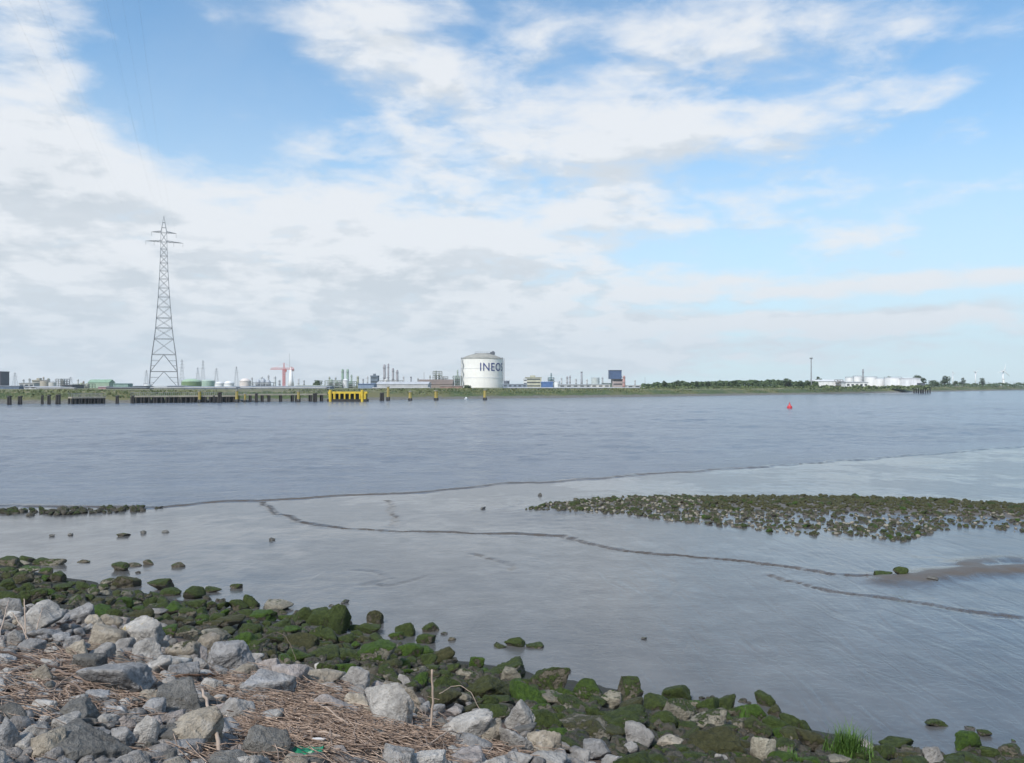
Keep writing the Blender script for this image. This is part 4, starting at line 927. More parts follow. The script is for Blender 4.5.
def block(px0, px1, ytop, d, label, wall, depth=16, floors=4, name='industrial_building', cat='building', group=None, dark=(.05, .06, .07), roofbox=True):
    x0, x1 = px_x(px0, d), px_x(px1, d); zt = px_z(ytop, d)
    r = thing(name, label, cat, ((x0 + x1) / 2, d, GZ), group)
    part('wall', MB().box(x0, x1, d, d + depth, GZ - .5, zt), paint(wall, .7), r)
    part('parapet', MB().box(x0 - .3, x1 + .3, d - .3, d + depth + .3, zt + .01, zt + .7), paint(tuple(c * .75 for c in wall), .7), r)
    hh = (zt - GZ) / floors
    for k in range(floors):
        part('window_band', MB().box(x0 + (x1 - x0) * .08, x1 - (x1 - x0) * .08, d - .14, d - .02, GZ + hh * (k + .42), GZ + hh * (k + .72)), paint(dark, .3, .1), r)
    if roofbox: part('plant_room', MB().box(x0 + (x1 - x0) * .3, x0 + (x1 - x0) * .62, d + 3, d + depth * .6, zt + .71, zt + 2.6), paint(tuple(c * .85 for c in wall), .7), r)
    return r
def tank(pxc, wpx, ytop, d, label, col, roofc=None, dome=.18, group=None, ywall=None, name='storage_tank'):
    x = px_x(pxc, d); R = wpx / 2 * d / F; zt = px_z(ytop, d); zw_ = zt - dome * R
    r = thing(name, label, 'storage tank', (x, d, GZ), group)
    part('shell', MB().lathe(x, d, [(R, GZ - .5), (R, zw_)], 32), paint(col, .5, .15), r, False)
    part('roof', MB().lathe(x, d, [(R * 1.01, zw_ + .02), (R * .97, zw_ + .25 * dome * R), (R * .8, zw_ + .6 * dome * R), (R * .45, zw_ + .9 * dome * R), (R * .05, zt)], 32), paint(roofc or col, .5, .15), r, True)
    ra = MB()
    for k in range(24):
        a = 2 * math.pi * k / 24; b = 2 * math.pi * (k + 1) / 24
        ra.tube((x + R * math.cos(a), d + R * math.sin(a), zw_), (x + R * math.cos(a), d + R * math.sin(a), zw_ + 1.2), .07, n=4); ra.tube((x + R * math.cos(a), d + R * math.sin(a), zw_ + 1.2), (x + R * math.cos(b), d + R * math.sin(b), zw_ + 1.2), .07, n=4)
    part('railing', ra, M_STEEL, r)
    return r
def column(pxc, wpx, ytop, d, label, col, name='process_column', cat='process column', group=None, ladder=True):
    x = px_x(pxc, d); R = wpx / 2 * d / F; zt = px_z(ytop, d); r = thing(name, label, cat, (x, d, GZ), group)
    part('shell', MB().lathe(x, d, [(R * 1.15, GZ - .5), (R * 1.15, GZ + 3), (R, GZ + 4), (R, zt - R * .8), (R * .6, zt - R * .2), (R * .1, zt)], 16), paint(col, .55, .2), r, True)
    if ladder:
        pl = MB(); n = max(2, int((zt - GZ) / 9))
        for k in range(1, n + 1):
            z = GZ + (zt - GZ) * k / (n + .4); pl.lathe(x, d, [(R * 1.5, z), (R * 1.5, z + .3)], 12)
        part('platform', pl, M_STEEL, r)
    return r
def chimney(pxc, w0, w1, ytop, d, label, col, bands=None, name='chimney', cat='chimney', group=None):
    x = px_x(pxc, d); a, b = w0 / 2 * d / F, w1 / 2 * d / F; zt = px_z(ytop, d); r = thing(name, label, cat, (x, d, GZ), group)
    part('shaft', MB().lathe(x, d, [(a, GZ - .5), (a * .55 + b * .45, GZ + (zt - GZ) * .35), (b, zt)], 20), paint(col, .6, .15), r, True)
    part('rim', MB().lathe(x, d, [(b * 1.12, zt - 1.2), (b * 1.12, zt + .3)], 20), paint(bands or tuple(c * .7 for c in col), .6), r)
    return r
def small_pylon(pxc, ytop, d, label, wpx=7):
    x = px_x(pxc, d); zt = px_z(ytop, d); h = zt - GZ; b = wpx * .3 * d / F; r = thing('lattice_pylon', label, 'pylon', (x, d, GZ), 'smaller pylons behind the industrial shore'); t_ = .055 * d / F * 2.0
    lg = MB(); c4 = [(-1, -1), (1, -1), (1, 1), (-1, 1)]
    P = lambda k, f: Vector((x + c4[k % 4][0] * b * (1 - f * .88), d + c4[k % 4][1] * b * (1 - f * .88), GZ + h * f))
    for k in range(4): lg.tube(P(k, 0), P(k, 1), t_, t_ * .7, 5)
    for j in range(8):
        for k in range(4): lg.tube(P(k, j / 8), P(k + 1, (j + 1) / 8), t_ * .5, n=4)
    part('mast', lg, paint((.24, .25, .27), .6), r)
    for f, wd in ((.70, 1.0), (.82, .8), (.93, .6)):
        part('crossarm', MB().tube((x - wd * wpx * .45 * d / F, d, GZ + h * f), (x + wd * wpx * .45 * d / F, d, GZ + h * f), t_ * .9, n=5), paint((.24, .25, .27), .6), r)
    return r
def mast(pxc, ytop, d, label, rad=.35, head=None, name='lamp_mast', cat='mast', col=(.30, .31, .33), group=None):
    x = px_x(pxc, d); zt = px_z(ytop, d); r = thing(name, label, cat, (x, d, GZ), group)
    part('pole', MB().tube((x, d, GZ - .5), (x, d, zt), rad, rad * .6, 8), paint(col, .5), r)
    if head: part('lamp_ring', MB().lathe(x, d, [(head, zt - .9), (head, zt - .1)], 12), paint((.18, .19, .2), .5), r)
    return r
LEAFD = mat_leaf((.018, .035, .012), (.055, .085, .026), .5); LEAFM = mat_leaf((.028, .052, .016), (.075, .115, .034), .5); LEAFL = mat_leaf((.05, .075, .022), (.12, .15, .05), .5)
def tree(pxc, ytop, wpx, d, label, mat=None, group='single trees on the far bank', name='tree', bare=.22):
    x = px_x(pxc, d); zt = px_z(ytop, d); R = wpx / 2 * d / F; h = zt - GZ; r = thing(name, label, 'tree', (x, d, GZ), group)
    tr = MB().tube((x, d, GZ - .3), (x, d, GZ + h * .55), h * .035, h * .018, 7)
    for k in range(5): a = random.random() * 6.28; tr.tube((x, d, GZ + h * random.uniform(.25, .45)), (x + R * .6 * math.cos(a), d + R * .6 * math.sin(a), GZ + h * random.uniform(.55, .8)), h * .014, h * .006, 5)
    part('trunk', tr, M_BARK, r); cr = MB(); cl = []
    for k in range(11):
        a = random.random() * 6.28; f = random.random() ** .6; zc = random.uniform(bare + .12, .86); ww = math.sin(min(1, max(0, (zc - bare + .1) / (1.06 - bare))) * math.pi) ** .6
        cl.append((x + R * .68 * f * ww * math.cos(a), d + R * .68 * f * ww * math.sin(a), GZ + h * zc, R * random.uniform(.28, .46)))
    cl.append((x, d, GZ + h * .82, R * .38))
    for cx, cy, cz, cr_ in cl:
        for k in range(58):
            v = Vector((random.gauss(0, 1), random.gauss(0, 1), random.gauss(0, 1))).normalized() * cr_ * random.uniform(.5, 1.08)
            z = min(cz + v.z * .85, zt)
            cr.leaf((cx + v.x, cy + v.y, z), max(.28, cr_ * .20), (v + Vector((random.gauss(0, .5),) * 3) * cr_ * .5))
    part('crown', cr, mat or LEAFM, r); return r
def wood(name, ranges, d0, d1, mat, n, label):
    mb = MB()
    for k in range(n):
        a, b, y0, y1 = random.choices(ranges, [r[1] - r[0] for r in ranges])[0]
        px = random.uniform(a, b); d = random.uniform(d0, d1); f = (px - a) / (b - a)
        top = (y0 + (y1 - y0) * f) + 2.0 * float(vnoise(np.array([[px * .16, d * .01, 0]]), 5)[0]) + 1.2 * float(vnoise(np.array([[px * .5, d * .01, 4]]), 8)[0])
        z = GZ + (px_z(top, d) - GZ) * (1 - random.random() ** 1.6)
        mb.leaf((px_x(px, d), d, z), random.uniform(.55, 1.2))
    o = single(name, mb, mat, (0, 0, 0)); o['kind'] = 'stuff'; o['label'] = label; return o
# ------------------------------------------------------------------ the white gas tank
TD = 900.0; tx = px_x(482.0, TD); TR = 20.9 * TD / F; zw = px_z(359.3, TD); zd = px_z(353.6, TD)
WHITE = paint((.83, .81, .765), .5, .10, .05); ROOFG = paint((.34, .33, .29), .8, .3, .2)
gt = thing('gas_tank', 'huge white domed gas tank with INEOS in dark blue letters', 'storage tank', (tx, TD, GZ))
part('shell', MB().lathe(tx, TD, [(TR, GZ - 1), (TR, zw)], 96), WHITE, gt)
RC = (TR * TR + (zd - zw) ** 2) / (2 * (zd - zw)); dp = [(TR * 1.012, zw + .01), (TR * 1.012, zw + .5)]
for k in range(9): rr = TR * (1 - k / 8.6); dp.append((max(rr, .3), zd - RC + math.sqrt(RC * RC - rr * rr) + .5))
part('roof', MB().lathe(tx, TD, dp, 96), ROOFG, gt, False)
for zz_ in (.34, .67):
    z_ = GZ + (zw - GZ) * zz_; part('stiffener_ring', MB().lathe(tx, TD, [(TR + .02, z_), (TR + .28, z_ + .05), (TR + .28, z_ + .4), (TR + .02, z_ + .45)], 96), paint((.70, .71, .72), .5, .1), gt)
ra = MB()
for k in range(72):
    a = 2 * math.pi * k / 72; b = 2 * math.pi * (k + 1) / 72; e = TR * 1.005
    ra.tube((tx + e * math.cos(a), TD + e * math.sin(a), zw + .5), (tx + e * math.cos(a), TD + e * math.sin(a), zw + 1.9), .07, n=4)
    for hgt in (1.2, 1.9): ra.tube((tx + e * math.cos(a), TD + e * math.sin(a), zw + hgt), (tx + e * math.cos(b), TD + e * math.sin(b), zw + hgt), .07, n=4)
part('railing', ra, M_STEEL, gt)
pm_ = MB(); cxp = px_x(493, TD); pm_.box(cxp - 3.0, cxp + 2.2, TD - 5, TD + 2, zd - 1.2, zd + 1.6); pm_.box(cxp - 1.0, cxp + 1.4, TD - 3, TD, zd + 1.61, zd + 2.6)
part('pump_house', pm_, paint((.09, .10, .12), .6), gt)
gp_ = MB(); gx_ = px_x(483, TD)
for k in range(9):
    xk = gx_ - 9 + k * 2.1; gp_.tube((xk, TD - 3, zd - .6), (xk, TD - 3, zd + 2.0), .10, n=4); gp_.tube((xk, TD + 3, zd - .6), (xk, TD + 3, zd + 2.0), .10, n=4)
gp_.box(gx_ - 9.2, gx_ + 8, TD - 3.2, TD + 3.2, zd + .1, zd + .5); gp_.tube((gx_ - 9, TD - 3, zd + 2), (gx_ + 7.8, TD - 3, zd + 2), .1, n=4)
part('roof_walkway', gp_, M_STEEL, gt)
for a0, nm in ((-2.62, 'stair'), (-.10, 'stair')):
    st = MB(); nst = 26
    for k in range(nst):
        z = GZ + (zw - GZ) * k / nst; a = a0 + (.16 if k % 8 < 4 else -.16) * ((k % 4) / 4 - .5); e = TR + .8
        st.box(tx + e * math.cos(a) - .8, tx + e * math.cos(a) + .8, TD + e * math.sin(a) - .8, TD + e * math.sin(a) + .8, z, z + .25)
    for s_ in (-.08, .08): st.tube((tx + (TR + 1.5) * math.cos(a0 + s_), TD + (TR + 1.5) * math.sin(a0 + s_), GZ - .5), (tx + (TR + 1.5) * math.cos(a0 + s_), TD + (TR + 1.5) * math.sin(a0 + s_), zw + 1), .16, n=5)
    part('stair', st, M_STEEL, gt)
view = math.atan2(-TD, -tx)            # direction from the tank back to the shore opposite
LH = 7.9 * TD / F; zb = px_z(371.2, TD)
try:
    cu = bpy.data.curves.new('letters', 'FONT'); cu.body = 'INEOS'; cu.size = 1.0; cu.offset = .004; cu.space_character = 1.12
    tob = bpy.data.objects.new('letters', cu); C.objects.link(tob); bpy.context.view_layer.update()
    dg = bpy.context.evaluated_depsgraph_get(); tm = bpy.data.meshes.new_from_object(tob.evaluated_get(dg))
    bm = bmesh.new(); bm.from_mesh(tm); bmesh.ops.subdivide_edges(bm, edges=[e for e in bm.edges if e.calc_length() > .12], cuts=3, use_grid_fill=True); bmesh.ops.triangulate(bm, faces=bm.faces)
    co_ = np.array([v.co[:] for v in bm.verts]); fs = [[v.index for v in f.verts] for f in bm.faces]; bm.free()
    bpy.data.objects.remove(tob); bpy.data.curves.remove(cu)
    lo, hi = co_.min(0), co_.max(0); u_ = (co_[:, 0] - lo[0]) / (hi[0] - lo[0]); v_ = (co_[:, 1] - lo[1]) / (hi[1] - lo[1])
    ang = view + math.radians(-5) + u_ * math.radians(78); k = MB(); n_ = len(co_)
    for rr in (TR + .05, TR + .30):
        k.v += [(tx + rr * math.cos(a), TD + rr * math.sin(a), zb + LH * b) for a, b in zip(ang, v_)]
    k.f = [tuple(i + n_ for i in f) for f in fs] + [tuple(reversed(f)) for f in fs]
    part('lettering', k, paint((.015, .028, .17), .5, .1), gt)
except Exception as e: print('lettering', e)

# ------------------------------------------------------------------ mooring posts and jetty along the far shore
YEL = paint((.62, .44, .035), .55, .25, .6); PILE = paint((.035, .032, .03), .85, .4, .8); DECK = paint((.33, .30, .24), .8, .25, .5)
def dolphin(px, ytop, ybase, wpx, label, yellow, group):
    d = F * H / (ybase - HY); x = px_x(px, d); R = wpx / 2 * d / F; zt = px_z(ytop, d)
    r = thing('mooring_post', label, 'mooring post', (x, d, 0), group)
    split = zt * .27 if yellow else zt
    pm2 = MB()
    for a, b in ((-.55, -.4), (.55, -.4), (0, .6)): pm2.tube((x + a * R, d + b * R, -1.5), (x + a * R * .8, d + b * R * .8, split), R * .55, R * .5, 10)
    part('pile', pm2, PILE, r)
    if yellow:
        part('shaft', MB().lathe(x, d, [(R * .62, split), (R * .58, zt)], 14), YEL, r)
        part('cap', MB().lathe(x, d, [(R * .85, zt + .01), (R * .85, zt + .25)], 14), DECK, r)
        lad = MB()
        for s_ in (-.2, .2): lad.tube((x + s_, d - R * .75, .3), (x + s_, d - R * .75, zt + .8), .05, n=4)
        for k in range(int(zt / .5)): lad.tube((x - .2, d - R * .75, .5 + k * .5), (x + .2, d - R * .75, .5 + k * .5), .04, n=4)
        part('ladder', lad, M_STEEL, r)
    else:
        part('cap', MB().lathe(x, d, [(R * 1.05, zt + .01), (R * 1.05, zt + .35)], 14), paint((.07, .065, .06), .9), r)
    return r
G1 = 'yellow mooring posts off the far bank'; G2 = 'dark mooring piles off the far bank'
for px, yt, yb, w_, lb in ((199.5, 391.5, 402.6, 4.4, 'tall yellow mooring post just past the giant pylon, at the dark jetty end'), (236.8, 391, 402.4, 4.6, 'tall yellow mooring post midway between giant pylon and red crane'), (245, 394, 402.3, 3.6, 'short yellow-topped mooring post close beside a tall yellow one'),
        (298.6, 391.5, 402.0, 4.4, 'yellow mooring post under the red crane'), (388.2, 387, 400.6, 4.0, 'tallest yellow mooring post, beside a dark pile past the yellow fender'), (410.2, 392, 400.6, 4.4, 'yellow mooring post standing alone before the long pale shed'),
        (436.2, 391, 400.4, 5.0, 'stout yellow mooring post under the brown roofed plant'), (485.0, 390.3, 400.2, 4.2, 'yellow mooring post in front of the white gas tank')):
    dolphin(px, yt, yb, w_, lb, True, G1)
for px, yt, yb, w_, lb in ((9.7, 397, 404.6, 4.2, 'squat dark mooring pile, first from the picture edge'), (20.4, 397, 404.4, 4.2, 'squat dark mooring pile next to the first one from the edge'), (42.5, 396.5, 404.3, 2.6, 'slim dark mooring pile of a close pair'), (49.3, 396, 404.3, 3.4, 'thicker dark mooring pile of a close pair'),
        (58.5, 395.5, 404.2, 5.0, 'broad dark mooring pile before the long dark jetty'), (213.8, 396.5, 403, 2.0, 'thin dark pile between two yellow posts'), (220, 393, 402.8, 4.0, 'dark mooring pile with pale head between two yellow posts'), (256.5, 394, 402.4, 3.0, 'dark mooring pile just past the short yellow-topped post'),
        (315.0, 394, 401.9, 4.4, 'dark mooring pile beside the yellow fender'), (382.0, 393.5, 400.9, 4.2, 'dark mooring pile beside the tallest yellow post'), (117.5, 396.5, 403.6, 3.4, 'dark mooring pile off the middle of the dark jetty'), (133, 396.5, 403.4, 3.0, 'dark mooring pile off jetty just before the giant pylon'), (296, 396, 402.0, 2.0, 'thin dark pile touching the yellow post under the crane')):
    dolphin(px, yt, yb, w_, lb, False, G2)
def jetty(px0, px1, yb0, yb1, deckh, label, n, name='jetty', closed=False):
    d0, d1 = F * H / (yb0 - HY), F * H / (yb1 - HY); a = Vector((px_x(px0, d0), d0, 0)); b = Vector((px_x(px1, d1), d1, 0)); u = (b - a).normalized(); w_ = Vector((-u.y, u.x, 0)) * 2.0
    r = thing(name, label, 'jetty', (a + b) / 2)
    dk_ = MB(); k0 = 0; zt = deckh
    dk_.v = [tuple(p + q + Vector((0, 0, z))) for z in (zt - .5, zt) for p, q in ((a, -w_), (b, -w_), (b, w_), (a, w_))]
    dk_.f = [(3, 2, 1, 0), (4, 5, 6, 7), (0, 1, 5, 4), (1, 2, 6, 5), (2, 3, 7, 6), (3, 0, 4, 7)]
    part('deck', dk_, DECK, r)
    for k in range(n):
        f = (k + .5 * ((k * 7) % 3) / 3 + .2) / n; p = a.lerp(b, min(f, 1)); mb = MB()
        for q in (-w_ * .8, w_ * .8): mb.tube(tuple(p + q + Vector((0, 0, -1.5))), tuple(p + q + Vector((0, 0, zt - .51))), .38, n=8)
        part('pile', mb, PILE, r)
    rl = MB()
    for q in (-w_ * .95, w_ * .95):
        for k in range(n * 2 + 1): p = a.lerp(b, k / (n * 2)) + q; rl.tube(tuple(p + Vector((0, 0, zt + .001))), tuple(p + Vector((0, 0, zt + 1.1))), .04, n=4)
        rl.tube(tuple(a + q + Vector((0, 0, zt + 1.1))), tuple(b + q + Vector((0, 0, zt + 1.1))), .05, n=4)
    part('railing', rl, M_STEEL, r)
    if closed:
        fb = MB(); w2 = -w_ * .55  # dark boards between the piles stand in for the shade under the deck
        for k in range(n * 2):
            if (k * 5) % 7 == 3: continue
            p = a.lerp(b, k / (n * 2)) + w2; q = a.lerp(b, (k + .8) / (n * 2)) + w2; k0 = len(fb.v)
            fb.v += [tuple(p + Vector((0, 0, -.3))), tuple(q + Vector((0, 0, -.3))), tuple(q + Vector((0, 0, zt - .55))), tuple(p + Vector((0, 0, zt - .55)))] + [tuple(v_ + Vector((0, .35, 0))) for v_ in (p + Vector((0, 0, -.3)), q + Vector((0, 0, -.3)), q + Vector((0, 0, zt - .55)), p + Vector((0, 0, zt - .55)))]
            fb.f += [tuple(k0 + i for i in q_) for q_ in ((0, 1, 2, 3), (7, 6, 5, 4), (3, 2, 6, 7), (0, 4, 5, 1), (1, 5, 6, 2), (0, 3, 7, 4))]
        part('underdeck_shade', fb, PILE, r)
    return r
jetty(70, 104, 403.9, 403.4, 2.3, 'dense dark timber jetty on close-set piles, nearer the picture edge', 11, closed=True)
jetty(131, 236, 403.0, 402.2, 2.5, 'long dark jetty on piles passing the foot of the giant pylon', 26, closed=True)
jetty(236, 326, 402.0, 401.3, 2.9, 'pale decked walkway jetty leading to the yellow fender', 9)
d = F * H / (401.7 - HY); fr_ = thing('yellow_fender', 'wide yellow fender frame of upright posts on a dark base', 'fender', (px_x(347, d), d, 0))
fx0, fx1 = px_x(327, d), px_x(367, d); zt = px_z(391.6, d)
part('base', MB().box(fx0, fx1, d, d + 3.5, -1.0, .95), PILE, fr_)
part('top_beam', MB().box(fx0 + .3, fx1, d + .3, d + 3.2, zt - .75, zt), YEL, fr_)
for k in range(8):
    xx = fx0 + .8 + (fx1 - fx0 - 1.6) * k / 7; part('post', MB().tube((xx, d + .5, .96), (xx, d + .5, zt - .76 if k not in (1, 7) else zt - .76), .48 if k in (1, 7) else .34, n=10), YEL, fr_)
part('back_wall', MB().box(fx0 + .4, fx1 - .4, d + 2.6, d + 3.0, .96, zt - .77), PILE, fr_)
for k in range(2):
    xx = fx0 + 1.2 + (fx1 - fx0 - 3) * k; part('end_post', MB().tube((xx, d + .2, -.5), (xx, d + .2, zt + .6), .55, n=12), YEL, fr_)

# red channel buoy, white moored boat
d = F * H / (408.2 - HY); x = px_x(789.6, d); by = thing('buoy', 'red conical channel buoy floating on the open river', 'buoy', (x, d, 0)); u1 = .86 * d / F; RED = paint((.50, .035, .045), .45, .12, .8)
part('hull', MB().lathe(x, d, [(2.5 * u1, -.5), (2.9 * u1, .0), (2.9 * u1, .45), (2.5 * u1, .6)], 20), RED, by, True)
part('tower', MB().lathe(x, d, [(2.3 * u1, .61), (1.5 * u1, 2.9 * u1), (.55 * u1, 5.4 * u1)], 14), RED, by)
part('topmark', MB().lathe(x, d, [(.62 * u1, 5.42 * u1), (.62 * u1, 6.6 * u1)], 12), RED, by)
part('lantern', MB().lathe(x, d, [(.28 * u1, 6.62 * u1), (.28 * u1, 7.4 * u1)], 8), paint((.2, .2, .2)), by)
d = F * H / (399.4 - HY); x = px_x(466.3, d); bt = thing('motor_boat', 'small white boat moored under the bank in front of the white tank', 'boat', (x, d, 0))
mb = MB(); L = 3.6 * d / F; ns_ = 9
for j in range(ns_):
    f = j / (ns_ - 1); wd = .95 * math.sin(math.pi * min(.5, f * .62 + .22)) * (1 if f < .7 else (1 - (f - .7) / .3 * .95)); xx = x - L / 2 + L * f; sh = .40 + .22 * f * f
    mb.v += [(xx, d - wd, sh), (xx, d - wd * .7, -.1), (xx, d, -.25), (xx, d + wd * .7, -.1), (xx, d + wd, sh)]
for j in range(ns_ - 1):
    for k in range(4): a = j * 5 + k; mb.f.append((a, a + 1, a + 6, a + 5))
    mb.f.append((j * 5 + 4, j * 5, j * 5 + 5, j * 5 + 9))
mb.f.append((0, 4, 3, 2, 1)); part('hull', mb, paint((.75, .76, .76), .35, .1), bt)
part('cabin', MB().box(x - .4, x + .3, d - .45, d + .45, .45, 1.0), paint((.7, .71, .72), .35, .1), bt); part('windscreen', MB().box(x + .31, x + .37, d - .4, d + .4, .65, .95), paint((.05, .06, .07), .15), bt)

# ------------------------------------------------------------------ plant on the far shore, from the picture edge inwards
block(-16, .5, 372, 800, 'dark windowless tower block at the picture edge on far shore', (.10, .095, .115), 14, 3, dark=(.07, .07, .09))
shed(-12, 19, 385.6, 560, 'long blue-grey shed below the dark tower block', (.11, .15, .22), (.22, .24, .28), 14)
shed(19, 34, 382.6, 760, 'pale low works hall right beside the dark tower block', (.42, .42, .41), windows=3)
block(32, 41, 380.6, 800, 'cream block with window bands among low works', (.45, .42, .34), 12, 3)
tank(45, 9, 380.5, 720, 'beige storage tank with shallow roof near the cream block', (.40, .36, .30))
tank(52.5, 7, 382, 700, 'pale storage tank touching the beige tank', (.52, .51, .48))
shed(24, 60, 386.2, 540, 'long white shed in front of beige and pale tanks', (.50, .50, .52), (.45, .46, .50), 12, windows=6)
def frame_unit(px0, px1, ytop, d, label, col, nx=3, nz=4, stacks=((.3, 1.0), (.7, .85))):
    x0, x1 = px_x(px0, d), px_x(px1, d); zt = px_z(ytop, d); r = thing('process_unit', label, 'process unit', ((x0 + x1) / 2, d, GZ)); dp_ = 12; rad = .28 * d / 700
    fr = MB()
    for i in range(nx + 1):
        for yy in (d, d + dp_): xx = x0 + (x1 - x0) * i / nx; fr.tube((xx, yy, GZ - .5), (xx, yy, zt), rad, n=4)
    for j in range(1, nz + 1):
        z = GZ + (zt - GZ) * j / nz
        for yy in (d, d + dp_): fr.tube((x0, yy, z), (x1, yy, z), rad, n=4)
        for i in range(nx + 1): xx = x0 + (x1 - x0) * i / nx; fr.tube((xx, d, z), (xx, d + dp_, z), rad, n=4)
    part('steel_frame', fr, paint(tuple(c * .8 for c in col), .6), r)
    for j in range(1, nz): z = GZ + (zt - GZ) * j / nz; part('floor_deck', MB().box(x0 + .4, x1 - .4, d + .4, d + dp_ - .4, z - .1, z + .15), paint(tuple(c * .9 for c in col), .7), r)
    for f, hh in stacks:
        xx = x0 + (x1 - x0) * f; R = (x1 - x0) * .13; part('vessel', MB().lathe(xx, d + dp_ * .5, [(R, GZ), (R, GZ + (zt - GZ) * hh), (R * .4, GZ + (zt - GZ) * hh + R * .7)], 14), paint(tuple(min(c * 1.5, .7) for c in col), .5), r, True)
    pp = MB()
    for j in range(nz): z = GZ + (zt - GZ) * (j + .55) / nz; pp.tube((x0 - 1, d - .6, z), (x1 + 1, d - .6, z), rad * .9, n=6)
    part('pipe', pp, paint((.35, .36, .36), .5), r); return r
frame_unit(56, 63, 379, 820, 'small grey process frame past the pale tank', (.25, .26, .25))
shed(62, 72, 384.5, 640, 'small dark hall between grey process frame and green warehouse', (.10, .10, .11))
frame_unit(73, 88, 384, 700, 'low greenish process frame before the long green warehouse', (.22, .24, .18), 5, 2)
shed(88, 109, 379.4, 820, 'long pale green warehouse between the picture edge and giant pylon', (.30, .40, .30), (.25, .38, .27), 12, 382.6)
shed(113, 128, 383.3, 780, 'lower teal green warehouse joined to pale green warehouse', (.20, .30, .27), (.13, .22, .20), 10)
shed(98, 106, 386.2, 560, 'small pinkish hall in front of pale green warehouse', (.36, .22, .24), (.42, .38, .38), 10)
shed(106, 146, 387.0, 560, 'low dark grey hall before the foot of the giant pylon', (.12, .12, .13), (.20, .21, .23), 12, windows=8)
shed(133, 144, 385.8, 700, 'small slate grey hall just before giant pylon', (.13, .15, .17))
tank(147.5, 7, 384, 760, 'small white tank at the foot of the giant pylon, on the edge side', (.74, .75, .76))
shed(154, 168, 386.4, 700, 'small white hut between the legs of giant pylon', (.62, .63, .66), (.55, .56, .58), 8)
shed(167, 186, 385.6, 640, 'slate grey hall just past the giant pylon', (.14, .16, .20), (.20, .22, .26), 14, windows=4)
tank(191.5, 19, 378.8, 760, 'green domed storage tank just past the giant pylon', (.16, .24, .12), (.36, .50, .34), .34)
tank(207.5, 14, 379.6, 790, 'flatter pale green tank next to the green domed one', (.34, .45, .37), (.46, .56, .48), .25)
tank(219.5, 9, 381.6, 760, 'small white domed tank between pale green tank and bigger white one', (.72, .73, .74), None, .6)
tank(229, 10, 380.8, 740, 'second white domed tank in the gap toward the red crane', (.75, .76, .77), None, .7)
tank(245.3, 11, 378.2, 780, 'pinkish white domed tank under a thin pylon, before the red crane', (.66, .60, .57), (.70, .64, .60), .7)
shed(184, 250, 386.4, 560, 'long slate blue hall below the green and white tanks', (.16, .19, .25), (.26, .29, .35), 14, windows=12)
shed(248, 330, 386.0, 580, 'long blue-grey hall below the red crane', (.22, .25, .31), (.33, .36, .41), 14, windows=14)
frame_unit(253, 270, 382.5, 820, 'low grey process frame between pinkish tank and red crane', (.26, .28, .31), 6, 2, ((.2, 1.3), (.5, 1.5), (.8, 1.2)))
column(262, 2, 376.5, 860, 'thin grey column rising from the process frame before the crane', (.40, .42, .43)); column(275, 2, 376, 840, 'thin pale column beside the crane mast', (.48, .5, .5))
for px, yt, lb in ((146.5, 370, 'thin distant pylon hugging the giant pylon on its edge side'), (182, 359.5, 'thin distant pylon just past the giant pylon, first of the tall ones'), (197.8, 367.5, 'thin distant pylon, shorter of the pair beyond green tank'), (203, 360.2, 'thin distant pylon, taller of the pair beyond green tank'), (216.4, 368, 'thin distant pylon above the pale green tank edge'), (236.4, 366.6, 'thin distant pylon between white and pinkish domed tanks'), (15, 372.5, 'faint thin pylon beside the dark tower block'), (70.5, 377, 'faint thin pylon over the low greenish frame')):
    small_pylon(px, yt, 1500 + 60 * random.random(), lb)
# red tower crane and white flare chimney
d = 760; x = px_x(284, d); zj = px_z(369.3, d); zt = px_z(362.8, d); cr = thing('tower_crane', 'red tower crane with a level jib over the far shore', 'crane', (x, d, GZ)); RD = paint((.52, .10, .10), .55, .15, .5)
mb = MB()
for sx in (-1, 1):
    for sy in (-1, 1): mb.tube((x + sx * .9, d + sy * .9, GZ - .5), (x + sx * .9, d + sy * .9, zj), .24, n=5)
for j in range(9):
    z0, z1 = GZ + (zj - GZ) * j / 9, GZ + (zj - GZ) * (j + 1) / 9
    for sy in (-.9, .9): mb.tube((x - .9, d + sy, z0), (x + .9, d + sy, z1), .14, n=4)
    for sx in (-.9, .9): mb.tube((x + sx, d - .9, z0), (x + sx, d + .9, z1), .14, n=4)
part('mast', mb, RD, cr)
jb = MB(); xa, xb = px_x(270.5, d), px_x(294.2, d)
for sy in (-.7, .7): jb.tube((xa, d + sy, zj), (xb, d + sy, zj), .22, n=5)
jb.tube((xa + 1, d, zj + 1.3), (xb, d, zj + 1.3), .20, n=5)
for k in range(12): q = xa + (xb - xa) * k / 12; q2 = xa + (xb - xa) * (k + 1) / 12; jb.tube((q, d - .7, zj), (q2, d, zj + 1.3), .11, n=4); jb.tube((q, d + .7, zj), (q2, d, zj + 1.3), .11, n=4)
part('jib', jb, RD, cr)
ap = MB()
for sx in (-.8, .8): ap.tube((x + sx, d, zj), (x, d, zt), .22, n=5)
ap.tube((x, d, zt), (xa + 4, d, zj + 1.3), .07, n=4); ap.tube((x, d, zt), (xb - 1, d, zj + 1.3), .07, n=4)
part('apex', ap, RD, cr); part('cab', MB().box(x + .95, x + 2.4, d - .8, d + .8, zj - 2.4, zj - .3), paint((.5, .16, .15), .4), cr); part('counterweight', MB().box(xb - 2.4, xb - .2, d - .65, d + .65, zj - 1.9, zj - .25), paint((.25, .2, .2), .8), cr)
chimney(291, 6.5, 2.2, 367, 900, 'white flared chimney standing right behind the red crane', (.74, .74, .75), (.7, .7, .7))
